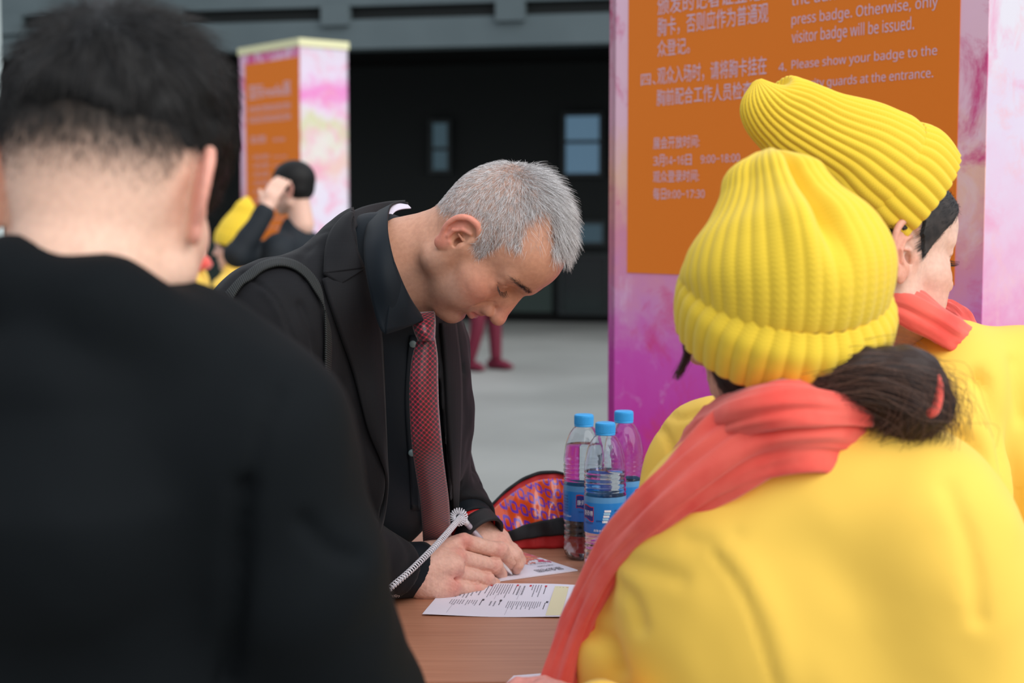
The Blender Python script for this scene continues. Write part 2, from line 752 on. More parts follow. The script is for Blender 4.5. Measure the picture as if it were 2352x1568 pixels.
for k, x in enumerate([-8.6, -6.75, -4.88, -3.01, -1.14, 0.73, 2.6]):
    struct(fbox('trim_%d' % (k + 4), x - 0.15, x + 0.15, -3.55, -3.3, 3.30, 3.52, m_beam))
# lighter green dado panels and the glazed doors of the hall front
for k, (x0, x1) in enumerate([(-9.0, -6.4), (-6.3, -3.7), (-3.6, -1.0), (-0.9, 0.52), (1.5, 4.0)]):
    struct(fbox('wall_panel_%d' % (k + 1), x0, x1, -0.04, 0, 0.12, 1.02, m_green))


def glazed(name, cat, u0, u1, v0, v1, m_pane, label, y=-0.08, mid=None):
    s = 19.3 / F
    x0, x1 = (u0 - CX) * s, (u1 - CX) * s
    z0, z1 = CAMZ - (v1 - 505) * s, CAMZ - (v0 - 505) * s
    f = 0.05
    bm = bmesh.new()
    box(bm, (x0 + x1) / 2, y, z1 + f / 2, x1 - x0 + 2 * f, 0.08, f, FM)
    box(bm, (x0 + x1) / 2, y, z0 - f / 2, x1 - x0 + 2 * f, 0.08, f, FM)
    box(bm, x0 - f / 2, y, (z0 + z1) / 2, f, 0.08, z1 - z0, FM)
    box(bm, x1 + f / 2, y, (z0 + z1) / 2, f, 0.08, z1 - z0, FM)
    if mid:
        box(bm, (x0 + x1) / 2, y, z0 + (z1 - z0) * mid, x1 - x0, 0.07, 0.04, FM)
    o = struct(link(name, bm_mesh(bm), m_frame, smooth=False), label, cat)
    bm = bmesh.new()
    box(bm, (x0 + x1) / 2, y + 0.01, (z0 + z1) / 2, x1 - x0, 0.02, z1 - z0, FM)
    link('pane', bm_mesh(bm), m_pane, o, smooth=False)
    return o


glazed('window_1', 'window', 990, 1026, 280, 388, m_glow2, 'narrow dim window high in the dark hall front', mid=0.45)
glazed('window_2', 'window', 1306, 1384, 268, 398, m_glow, 'pale blue window high in the dark hall front near the signboard', mid=0.55)
glazed('window_3', 'window', 1328, 1392, 515, 556, m_glow2, 'small pale window at head height in the dark hall front')
glazed('door_1', 'door', 1300, 1400, 592, 715, m_glass, 'dark glazed door in the hall front beside the signboard')
glazed('door_2', 'door', 800, 890, 592, 715, m_glass, 'dark glazed door in the hall front behind the bending man')

# pale column at the far left
m_col = mat('pale_column_paint', rgb(176, 188, 188), 0.7, bump=(40, 0.1, 0.002))
c0 = P(-60, 300, 6.0)
V, Fc = lathe([(0.16, 0.0), (0.16, 0.15), (0.13, 0.17), (0.13, 3.6), (0.17, 3.65), (0.17, 4.0)], 40)
V = [(x + c0.x - 0.022, y + c0.y, z) for x, y, z in V]
o = struct(link('column', mesh_from(V, Fc), m_col))

# ------------------------------------------------------------------ sign pillars
SD = Vector((0.627, -0.779, 0)).normalized()       # along the orange face, to the right and nearer
SN = Vector((-0.779, -0.627, 0)).normalized()      # out of the orange face
SR = Vector((0.779, 0.627, 0)).normalized()        # along the white face, away


def sign_uv(u, v, corner):
    d = RT * ((u - CX) / F) + UP * ((CY - v) / F) + FW
    t = (corner - EYE).dot(SN) / d.dot(SN)
    p = EYE + d * t
    return (p - corner).dot(SD), p.z


m_print_front = wash_mat('watercolour_print_mauve', [(0.0, rgb(169, 22, 135)), (0.80, rgb(205, 40, 164)), (0.98, rgb(210, 74, 180)), (1.10, rgb(214, 135, 189)), (1.24, rgb(225, 144, 167)), (1.36, rgb(241, 189, 169)), (1.48, rgb(239, 192, 210)), (1.9, rgb(241, 198, 221)), (2.6, rgb(232, 187, 214))],
                         (3.1, 1.7, 0.3), blot=rgb(212, 45, 124), blot_amt=0.9, warp=0.42, blot2=(rgb(241, 231, 255), 0.35, 9.0, 0.55, 0.72))
m_print_right = wash_mat('watercolour_print_white', [(0.0, rgb(216, 80, 150)), (0.9, rgb(216, 100, 156)), (1.08, rgb(218, 136, 180)), (1.24, rgb(220, 178, 204)), (1.4, rgb(214, 200, 220)), (1.6, rgb(216, 212, 222)), (2.7, rgb(214, 214, 222))],
                         (7.3, 0.4, 2.2), blot=rgb(222, 156, 188), blot_amt=0.8, warp=0.5, blot2=(rgb(226, 176, 188), 0.6, 14.0, 0.52, 0.68))
m_print_far = wash_mat('watercolour_print_bright', [(0.6, rgb(221, 190, 198)), (1.2, rgb(212, 202, 221)), (1.5, rgb(216, 208, 221)), (1.66, rgb(221, 185, 176)), (1.82, rgb(216, 210, 205)), (2.0, rgb(201, 201, 160)), (2.12, rgb(217, 206, 219)), (2.26, rgb(225, 124, 192)), (2.4, rgb(216, 201, 221)), (2.6, rgb(212, 201, 216))],
                       (0.3, 3.4, 1.2), blot=rgb(225, 151, 180), blot_amt=0.7, warp=0.62)
m_orange = mat('orange_print', rgb(232, 122, 20), 0.5, 0.35, bump=(160, 0.12, 0.0008))
m_letter = mat('lavender_lettering', rgb(214, 186, 206), 0.5)
m_cap = mat('pale_yellow_cap', rgb(222, 220, 176), 0.6)
SW = 0.95


SDEP = 0.44


def sign_pillar(corner, label, top, panel, prints, front_print, right_print):
    root = empty('sign_pillar', Vector((corner.x, corner.y, 0)), label, 'sign')
    n = -SN

    def quad(name, a, da, b, m, z0, z1, th=0.012, out=None):
        """thin board: origin a, direction da, length b, standing from z0 to z1"""
        bm = bmesh.new()
        vs = []
        for off in (0, th):
            for (s, z) in ((0, z0), (b, z0), (b, z1), (0, z1)):
                p = a + da * s + out * off
                vs.append(bm.verts.new((p.x, p.y, z)))
        for f in ((0, 1, 2, 3), (7, 6, 5, 4), (0, 4, 5, 1), (1, 5, 6, 2), (2, 6, 7, 3), (3, 7, 4, 0)):
            bm.faces.new([vs[i] for i in f])
        return link(name, bm_mesh(bm), m, root, smooth=False)
    c = Vector((corner.x, corner.y, 0))
    quad('front_board', c - SD * SW, SD, SW, front_print, 0.0, top, 0.002, -SN)
    quad('side_board', c + SR * 0.002, SR, SDEP - 0.002, right_print, 0.0, top, 0.02, -(SD))
    quad('back_board', c - SD * SW + SR * SDEP, SD, SW, right_print, 0.0, top, 0.02, SN)
    quad('side_board', c - SD * SW, SR, SDEP, front_print, 0.0, top, 0.02, SD)
    quad('cap', c - SD * (SW + 0.01) - SR * 0.01, SD, SW + 0.02, m_cap, top, top + 0.06, SDEP + 0.02, SR)
    s0, s1, z0, z1 = panel
    pn = quad('orange_panel', c + SD * s0, SD, s1 - s0, m_orange, z0, z1, 0.0015, SN)
    for nm, body, s, z, size, xs, sp in prints:
        V2, F2 = text_mesh(body, size, xs=xs, spacing=sp, bold=0.0)
        V3 = [c + SD * (s + x) + SN * 0.0022 + Vector((0, 0, z + y)) for x, y in V2]
        link(nm, mesh_from(V3, F2), m_letter, pn, smooth=False)
    return root


near_c = P(2260, 505, 2.67)
ln = lambda u, v: sign_uv(u, v, near_c)


def line(nm, text, u0, v0, u1, v1, capv, ratio=0.72):
    """a line of lettering from (u0, v0) to (u1, v1) on its base line; capv: top of its tall letters at the left end"""
    s0, z0 = ln(u0, v0)
    s1, z1 = ln(u1, v1)
    _, zt = ln(u0, capv)
    size = (zt - z0) / ratio
    V2, F2 = text_mesh(text, size)
    w = max(v[0] for v in V2) - min(v[0] for v in V2)
    x0 = min(v[0] for v in V2)
    return (nm, text, s0 - x0 * (s1 - s0) / w, (z0 + z1) / 2, size, (s1 - s0) / w, 1.0)


CJ, LA = 0.93, 0.70
near_text = [
    line('text_line', '颁发的记者证登记胸卡', 1512, 35, 1815, -16, -6, CJ),
    line('text_line', '胸卡，否则应作为普通观', 1512, 83, 1766, 44, 40, CJ),
    line('text_line', '众登记。', 1512, 128, 1586, 119, 90, CJ),
    line('text_line', '四、', 1474, 196, 1508, 192, 166, CJ),
    line('text_line', '观众入场时，请将胸卡挂在', 1512, 192, 1762, 166, 152, CJ),
    line('text_line', '胸前配合工作人员检查。', 1510, 240, 1738, 222, 202, CJ),
    line('text_line', '展会开放时间:', 1502, 342, 1608, 334, 314, CJ),
    line('text_line', '3', 1502, 380, 1513, 379, 352, LA),
    line('text_line', '月', 1514, 380, 1528, 379, 351, CJ),
    line('text_line', '14–16', 1530, 379, 1573, 377, 351, LA),
    line('text_line', '日', 1576, 378, 1590, 377, 350, CJ),
    line('text_line', '9:00–18:00', 1611, 375, 1701, 371, 349, LA),
    line('text_line', '观众登录时间:', 1502, 418, 1607, 413, 391, CJ),
    line('text_line', '每日', 1502, 457, 1531, 456, 429, CJ),
    line('text_line', '9:00–17:30', 1533, 456, 1620, 453, 430, LA),
    line('text_line', 'the admission of the', 1820, 12, 2110, -26, -26, LA),
    line('text_line', 'press badge. Otherwise, only', 1820, 56, 2156, 16, 22, LA),
    line('text_line', 'visitor badge will be issued.', 1820, 100, 2101, 66, 62, LA),
    line('text_line', '4.', 1790, 164, 1808, 162, 137, LA),
    line('text_line', 'Please show your badge to the', 1820, 160, 2154, 124, 132, LA),
    line('text_line', 'security guards at the entrance.', 1820, 206, 2145, 176, 178, LA),
]
sL, zB = ln(1441, 626)
sR, _ = ln(2200, 300)
sign_pillar(near_c, 'large sign pillar with orange notice panel right behind the water bottles', 2.62, (sL, sR, zB, 2.45), near_text, m_print_front, m_print_right)

far_c = P(692, 505, 12.2)
far_text = []
zt = 2.28
fw_ = [(-0.80, 0.68, 'msmedia', 0.17), ]
far_text.append(('text_line', '国际media展', -0.80, 2.26, 0.13, 0.95, 1.0))
for k in range(2):
    far_text.append(('text_line', '观众登记须知观众登记须知', -0.80, 2.15 - k * 0.085, 0.06, 0.92, 1.0))
far_text.append(('text_line', '观众须知', -0.78, 1.90, 0.07, 0.9, 1.0))
far_text.append(('text_line', 'Visitor Notice', -0.42, 1.90, 0.06, 0.75, 1.0))
for k in range(9):
    far_text.append(('text_line', '一、凡观众入场登记', -0.80, 1.77 - k * 0.07, 0.042, 0.85, 1.0))
    far_text.append(('text_line', 'Please show your badge', -0.42, 1.77 - k * 0.07, 0.040, 0.72, 1.0))
sign_pillar(far_c, 'small far sign pillar with orange panel behind the man with raised hand', 2.62, (-SW + 0.09, -0.005, 0.5, 2.54), far_text, m_print_front, m_print_far)

# ------------------------------------------------------------------ table
TZ = 0.75
m_wood = bpy.data.materials.new('pale_beech_laminate')
m_wood.use_nodes = True
nt = m_wood.node_tree
b = nt.nodes['Principled BSDF']
b.inputs['Roughness'].default_value = 0.42
co = nt.nodes.new('ShaderNodeTexCoord')
mp = nt.nodes.new('ShaderNodeMapping')
mp.inputs['Scale'].default_value = (2.5, 60, 20)
mp.inputs['Rotation'].default_value = (0, 0, 0.12)
nz = nt.nodes.new('ShaderNodeTexNoise')
nz.inputs['Scale'].default_value = 2.2
nz.inputs['Detail'].default_value = 8
rp = nt.nodes.new('ShaderNodeValToRGB')
rp.color_ramp.elements[0].position = 0.3
rp.color_ramp.elements[0].color = rgb(166, 110, 84)
rp.color_ramp.elements[1].position = 0.7
rp.color_ramp.elements[1].color = rgb(186, 130, 102)
nt.links.new(co.outputs['Object'], mp.inputs[0])
nt.links.new(mp.outputs[0], nz.inputs['Vector'])
nt.links.new(nz.outputs['Fac'], rp.inputs[0])
nt.links.new(rp.outputs[0], b.inputs['Base Color'])
TX0, TX1, TY0, TY1 = -0.19, 0.38, 1.74, 2.62
table = empty('registration_table', ((TX0 + TX1) / 2, (TY0 + TY1) / 2, 0), 'pale wooden table the grey haired man is writing on', 'table')
bm = bmesh.new()
box(bm, (TX0 + TX1) / 2, (TY0 + TY1) / 2, TZ - 0.0125, TX1 - TX0, TY1 - TY0, 0.025)
bmesh.ops.bevel(bm, geom=list(bm.edges), offset=0.003, segments=2, affect='EDGES')
link('tabletop', bm_mesh(bm), m_wood, table, smooth=False)
m_leg = mat('grey_table_leg', rgb(120, 122, 124), 0.4, metal=0.6)
for x in (TX0 + 0.06, TX1 - 0.06):
    for y in (TY0 + 0.06, TY1 - 0.06):
        bm = bmesh.new()
        box(bm, x, y, (TZ - 0.025) / 2, 0.04, 0.04, TZ - 0.025)
        link('leg', bm_mesh(bm), m_leg, table, smooth=False)
# ------------------------------------------------------------------ heads
def head_field(Fd, T, s=1.0, male=1.0, lids=0.8, look_down=True, ears=True, nose=1.0, detail=True, ear_at=(0, 0), ear_s=1.0, nose_z=0, mouth_z=0, chin_z=0, brow=0.0):
    """sculpt a head into the field. T(x, y, z) maps head millimetres (x to the face, y left, z up, origin between the ear holes)
    to the world; R is its rotation"""
    R = np.array(T.to_3x3())
    sc = np.linalg.norm(R[:, 0])
    Rn = R / sc
    mm = 0.001 * s

    def W(x, y, z):
        return np.array(T @ Vector((x * mm, y * mm, z * mm)))

    def E(c, r, k=8, rot=None):
        rr = Rn if rot is None else Rn @ np.array(rot)
        Fd.ell(W(*c), np.array(r) * mm, k * mm, rr)

    def X(c, r, k=4, rot=None):
        rr = Rn if rot is None else Rn @ np.array(rot)
        Fd.cut_ell(W(*c), np.array(r) * mm, k * mm, rr)

    def K(a, b, ra, rb, k=6):
        Fd.cone(W(*a), W(*b), ra * mm, rb * mm, k * mm)

    def G(pts, r, k=3):
        for a, b in zip(pts[:-1], pts[1:]):
            Fd.cut_cone(W(*a), W(*b), r * mm, r * mm, k * mm)

    def ry(a):
        return Matrix.Rotation(math.radians(a), 3, 'Y')

    def rz(a):
        return Matrix.Rotation(math.radians(a), 3, 'Z')

    # skull
    E((3, 0, 43), (85, 75, 81), 5)
    E((-16, 0, 26), (61, 69, 64), 18)
    E((50, 0, 54), (49, 58, 50), 20)
    E((-18, 0, -4), (43, 54, 44), 18)
    # face mass
    E((44, 0, -18), (42, 52, 62), 20)
    E((52, 0, -40), (34, 42, 40), 16)
    for y in (-1, 1):
        E((52, y * 42, -14), (29, 23, 22), 24)                      # cheek bone
        E((54, y * 36, -44), (28, 22, 26), 14)                      # cheek
        K((8, y * 55, -48), (68, y * 17, -80 + chin_z), 15 + 2 * male, 14, 18)   # jaw
        K((6, y * 60, -5), (8, y * 55, -50), 17, 16, 16)             # ramus
        K((82 + brow, y * 12, 40), (68 + brow * 0.6, y * 46, 35), 8 + 2 * male, 9, 12)   # brow ridge
    E((85 + brow, 0, 37), (12, 12, 12), 10)                                 # glabella
    E((74, 0, -80 + chin_z), (18, 22, 15), 10)                                # chin
    E((60, 0, -86 + chin_z), (26, 26, 12), 12)
    for y in (-1, 1):
        X((93, y * 33, 19), (18, 21, 13), 9)                         # socket
        E((66, y * 32.5, 18), (16.5, 17, 15.5), 4)                    # eyeball under its lids
        K((78, y * 20, 26), (73, y * 47, 22), 5, 4, 6)                # fold over the upper lid
        K((79, y * 20, 7), (70, y * 46, 7), 4.0, 4.5, 7)            # under-eye
    # nose
    nz = nose_z                                        # a longer nose droops
    K((87, 0, 28), (101 + 3 * nose, 0, -4 + nz), 7.5, 9.0, 7)
    K((94, 0, 12), (102 + 3 * nose, 0, -8 + nz), 8, 10, 6)
    E((103 + 4 * nose, 0, -10 + nz), (12, 11.5, 10.5), 6)
    K((88, 0, 20), (84, 14, -4 + nz), 6, 7, 10)
    K((88, 0, 20), (84, -14, -4 + nz), 6, 7, 10)
    for y in (-1, 1):
        E((86, y * 9, 3 + nz * 0.4), (13, 9, 16), 8)
        E((95, y * 13, -14 + nz), (11, 6.5, 8.5), 3.5)
        if detail:
            X((101, y * 6, -23.5 + nz), (5.5, 3.0, 3.6), 2)
    if detail:
        K((104, 0, -15 + nz), (94, 0, -22 + nz), 4.2, 4.5, 3)
    # mouth
    mz = mouth_z
    E((72, 0, -40 + mz), (24, 28, 24), 12)
    K((84, 20, -42 + mz), (93.5, 5, -36.5 + mz), 3.5, 5.2, 4)
    K((84, -20, -42 + mz), (93.5, -5, -36.5 + mz), 3.5, 5.2, 4)
    K((93.5, 5, -36.5 + mz), (93.5, -5, -36.5 + mz), 5.0, 5.0, 3)
    K((83, 19, -46 + mz), (91, 6, -50 + mz), 3.5, 6.0, 4)
    K((83, -19, -46 + mz), (91, -6, -50 + mz), 3.5, 6.0, 4)
    K((91, 6, -50 + mz), (91, -6, -50 + mz), 6.0, 6.0, 3)
    E((80, 0, -64 + mz), (9, 16, 6), 10)
    if detail:
        G([(84, 24, -43.5 + mz), (92, 16, -43 + mz), (98.5, 0, -42.5 + mz), (92, -16, -43 + mz), (84, -24, -43.5 + mz)], 0.8, 2.5)
        G([(93, 0, -62), (86, 15, -62), ], 3, 8)
        G([(93, 0, -62), (86, -15, -62), ], 3, 8)
        for y in (-1, 1):
            G([(92, y * 20, -12), (86, y * 28, -24), (79, y * 33, -38), (72, y * 35, -52)], 1.7, 5)   # nasolabial
            G([(76, y * 29, -52), (72, y * 31, -64), (66, y * 33, -74)], 1.5, 5)
            # lid slit
            G([(84.0, y * 20, 12.5), (84.2, y * 30, 9.6), (80.5, y * 40, 10.0), (75, y * 47, 12.5)], 1.1, 1.2)
            G([(81.5, y * 21, 19), (82.5, y * 32, 23.5), (78, y * 42, 21.5), (73, y * 48, 16)], 0.9, 2.0)
    # ears
    if ears:
        for y in (-1, 1):
            yo = y
            def Q(x, z, o=0.0):
                # ear plane flares outward towards the back
                return (x * ear_s + ear_at[0], yo * (71 + o + 0.42 * (4 - x * ear_s)), z * ear_s + ear_at[1])
            tilt = rz(-yo * 23) @ ry(-12)
            E(Q(-13, 4, -2.5), (19, 4.2, 30), 4, tilt)
            rim = [(3, 8, 0), (7, 20, 0.5), (3, 31, 1.5), (-9, 37.5, 2), (-22, 34, 2), (-31, 23, 2), (-33, 8, 1.5), (-29, -7, 1), (-22, -17, 0)]
            rr = [3.4, 3.6, 3.8, 4.2, 4.2, 4.0, 3.6, 3.4, 3.6]
            rs = catmull(np.column_stack([np.array(rim, float), rr]), 33)
            rim, rr = [tuple(r_[:3]) for r_ in rs], list(rs[:, 3])
            for i in range(len(rim) - 1):
                a, b = rim[i], rim[i + 1]
                K(Q(a[0], a[1], a[2]), Q(b[0], b[1], b[2]), rr[i], rr[i + 1], 1.6)
            E(Q(-13, -24, 0.5), (9.5, 4.8, 11), 5, tilt)                # lobe
            E(Q(-5, -17, 0), (6, 4, 8), 4, tilt)
            # scapha groove and bowl
            gro = [(2, 24), (-8, 30), (-20, 26.5), (-26, 14), (-25, 0)]
            for a, b in zip(gro[:-1], gro[1:]):
                Fd.cut_cone(W(*Q(a[0], a[1], 3.2)), W(*Q(b[0], b[1], 3.2)), 3.0 * mm, 3.0 * mm, 2 * mm)
            X(Q(-6, 5, 4.5), (10.5, 7.5, 15), 2.5, tilt)
            X(Q(-1, -3, -1), (5.5, 10, 7), 2.5, tilt)
            anti = [(-4, 22, 1.2), (-15, 15, 2.2), (-20, 2, 2.4), (-16, -10, 2.0), (-9, -15, 1.2)]
            for a, b in zip(anti[:-1], anti[1:]):
                K(Q(*a), Q(*b), 2.7, 2.9, 2.0)
            K(Q(-2, 6, 0.5), Q(-12, 5, 0), 2.0, 1.6, 2.5)                # crus
            E(Q(4.5, -3, 1.6), (4, 3.8, 6.5), 3, tilt)                   # tragus
            E(Q(-7, -13, 1.6), (4, 3, 3.2), 2.5, tilt)                   # antitragus


def head_local(V, T, s=1.0):
    Ti = np.array(T.inverted())
    L = V @ Ti[:3, :3].T + Ti[:3, 3]
    return L / (0.001 * s)


def skin_colors(L, base, red, lip, stubble=None, stubble_amt=0.0):
    """colour of the skin itself by place on the head (head millimetres)"""
    n = len(L)
    col = np.tile(np.array(base[:3]), (n, 1))
    x, y, z = L[:, 0], np.abs(L[:, 1]), L[:, 2]

    def blend(m, c):
        m = np.clip(m, 0, 1)[:, None]
        return col * (1 - m) + np.array(c[:3]) * m
    ball = lambda cx_, cy_, cz_, r: np.exp(-((x - cx_) ** 2 + (y - cy_) ** 2 + (z - cz_) ** 2) / (r * r))
    col = blend(0.55 * ball(108, 0, -8, 17), red)
    col = blend(0.45 * ball(66, 44, -14, 28), red)
    ear = sstep(72, 80, y) * sstep(20, 8, x) * sstep(-45, -30, z) * sstep(46, 34, z)
    col = blend(0.6 * ear, red)
    if stubble is not None:  # greyish beard stubble over jaw and chin
        m = sstep(-22, -40, z) * sstep(-10, 15, x) * stubble_amt
        col = blend(m, stubble)
    lipm = np.exp(-((z + 43.5) / 8.0) ** 2) * sstep(24, 15, y) * sstep(87, 92, x - 0.0 + y * 0.28)
    col = blend(lipm, lip)
    return col


def hair_mask(L, lo, hi, soft=8.0):
    """1 where hair grows: above the line z = f(x); the ears stay bare"""
    x, y, z = L[:, 0], np.abs(L[:, 1]), L[:, 2]
    m = sstep(0, soft, z - np.interp(x, lo, hi))
    e2 = ((x + 5) / 21) ** 2 + ((z - 5) / 30) ** 2 < 1
    ear = e2 | (y > 75.2 + 0.25 * np.clip(4 - x, 0, 30)) & (x < 22) & (x > -45) & (z < 45)
    return np.where(ear, 0, m)


def hair_shell(name, V, Q, mask, thick, m, parent):
    """hair as a layer of its own thickness over the skull where mask is set"""
    N = normals(V, Q)
    W = V + N * (thick * mask)[:, None] - N * (0.002 * (mask < 0.05))[:, None]
    keep = mask[Q].max(1) > 0.05
    Qk = Q[keep]
    ids, inv = np.unique(Qk, return_inverse=True)
    o = link(name, fast_mesh(W[ids], inv.reshape(Qk.shape)), m, parent)
    return o


def lashes(T, s, parent, rng, m, n=80):
    R = np.array(T.to_3x3())
    LS = []
    for sgn in (-1, 1):
        for t in np.sort(rng.random(n)):
            q_ = catmull([(84.6, 20, 13.0), (85.4, 30, 10.4), (82.0, 40, 10.8), (76, 47, 13)], 60)[int(t * 59)]
            p0 = np.array(T @ (Vector((q_[0], sgn * q_[1], q_[2])) * 0.001 * s))
            d1 = R @ np.array([1.0, sgn * (0.25 + 0.5 * t), -0.3 + rng.normal(0, 0.15)])
            d2 = R @ np.array([1.0, sgn * (0.25 + 0.5 * t + rng.normal(0, 0.2)), 0.1])
            LS.append([p0, p0 + d1 * 0.003, p0 + d1 * 0.003 + d2 * 0.003, p0 + d1 * 0.003 + d2 * 0.0055])
    return hair_object('eyelashes', np.array(LS), 0.00016, 0.00004, m, parent)
# ------------------------------------------------------------------ bottles, papers, pen, bag on the table
m_pet = mat('clear_bottle_plastic', (0.93, 0.96, 1.0, 1), 0.03, 0.5, transmission=1.0, ior=1.3)
m_water = mat('water', (0.97, 0.99, 1.0, 1), 0.0, 0.5, transmission=1.0, ior=1.16)
m_bcap = mat('sky_blue_cap', rgb(58, 170, 240), 0.38, 0.5)
m_label = bpy.data.materials.new('blue_label_film')
m_label.use_nodes = True
nt = m_label.node_tree
b = nt.nodes['Principled BSDF']
b.inputs['Roughness'].default_value = 0.3
uvn = nt.nodes.new('ShaderNodeUVMap')
sp = nt.nodes.new('ShaderNodeSeparateXYZ')
nt.links.new(uvn.outputs[0], sp.inputs[0])
rp = nt.nodes.new('ShaderNodeValToRGB')
while len(rp.color_ramp.elements) < 4:
    rp.color_ramp.elements.new(0.5)
for e, (p_, c_) in zip(rp.color_ramp.elements, [(0.0, rgb(16, 104, 196)), (0.83, rgb(28, 134, 214)), (0.85, rgb(84, 156, 214)), (1.0, rgb(96, 160, 212))]):
    e.position = p_
    e.color = c_
nt.links.new(sp.outputs['Y'], rp.inputs[0])
nt.links.new(rp.outputs[0], b.inputs['Base Color'])
m_navy = mat('navy_emblem', rgb(28, 44, 130), 0.35)
m_red_line = mat('red_emblem_edge', rgb(206, 50, 70), 0.35)
m_white_ink = mat('white_ink', rgb(240, 246, 252), 0.35)
m_pale_ink = mat('pale_blue_ink', rgb(170, 220, 246), 0.35)
m_navy_ink = mat('navy_ink', rgb(24, 60, 140), 0.35)

BR = 0.0315
prof_out = [(0.004, 0.006), (0.012, 0.004), (0.019, 0.0), (0.026, 0.0012), (0.0298, 0.006), (0.0312, 0.013), (0.0315, 0.022)]
for z in (0.028, 0.037, 0.046, 0.055):
    prof_out += [(0.0315, z - 0.003), (0.0300, z), (0.0315, z + 0.003)]
prof_out += [(0.0315, 0.060), (0.0312, 0.062), (0.0312, 0.115), (0.0315, 0.117)]
for z in (0.121, 0.128, 0.135, 0.142, 0.149):
    prof_out += [(0.0315, z - 0.0022), (0.0301, z), (0.0315, z + 0.0022)]
prof_out += [(0.0314, 0.156), (0.0306, 0.165), (0.0288, 0.176), (0.0258, 0.187), (0.0215, 0.197), (0.0165, 0.2035), (0.0140, 0.2055), (0.0138, 0.222)]
bot_T = 0.0009


def bottle_shell():
    prof = prof_out + [(max(r - bot_T, 0.002), z + (bot_T if z < 0.01 else 0)) for r, z in prof_out[::-1]]
    V, Fc = lathe(prof, 72)
    out = []
    for x, y, z in V:
        a = math.atan2(y, x)
        r = math.hypot(x, y)
        k = 1.0
        if z < 0.018:                      # petal foot
            k -= 0.10 * (0.5 + 0.5 * math.cos(5 * a)) ** 2 * (1 - z / 0.018)
        if 0.156 < z < 0.198:               # raised curls round the shoulder
            k += 0.020 * max(0.0, math.sin(5 * a + 260 * z)) ** 6 - 0.012 * max(0.0, math.sin(5 * a - 180 * z + 1)) ** 8
        out.append((x * k, y * k, z))
    bmx = bmesh.new()
    me = mesh_from(out, Fc)
    return me


def wrap(name, V2, F2, m, parent, loc, a0, z0, r, mirror=1):
    """flat lettering (metres) bent round the bottle; a0: angle of its left edge"""
    V3 = []
    for x, y in V2:
        a = a0 + x / r
        V3.append((loc[0] + r * math.cos(a), loc[1] + r * math.sin(a), loc[2] + z0 + y))
    return link(name, mesh_from(V3, F2), m, parent, smooth=False)


def rect2(x0, y0, x1, y1, n=6):
    xs = np.linspace(x0, x1, n)
    V = [(x, y0) for x in xs] + [(x, y1) for x in xs]
    return V, [(i, i + 1, n + i + 1, n + i) for i in range(n - 1)]


def flag2(x0, y0, w, h, n=12):
    """waving flag emblem"""
    V, Fc = [], []
    for i in range(n):
        t = i / (n - 1)
        wv = 0.10 * h * math.sin(2 * PI * t * 0.8 + 0.4)
        V.append((x0 + w * t, y0 + wv - 0.04 * h * t))
        V.append((x0 + w * t, y0 + h + wv * 0.8 + 0.05 * h * t))
    for i in range(n - 1):
        Fc.append((2 * i, 2 * i + 2, 2 * i + 3, 2 * i + 1))
    return V, Fc


shell_me = bottle_shell()


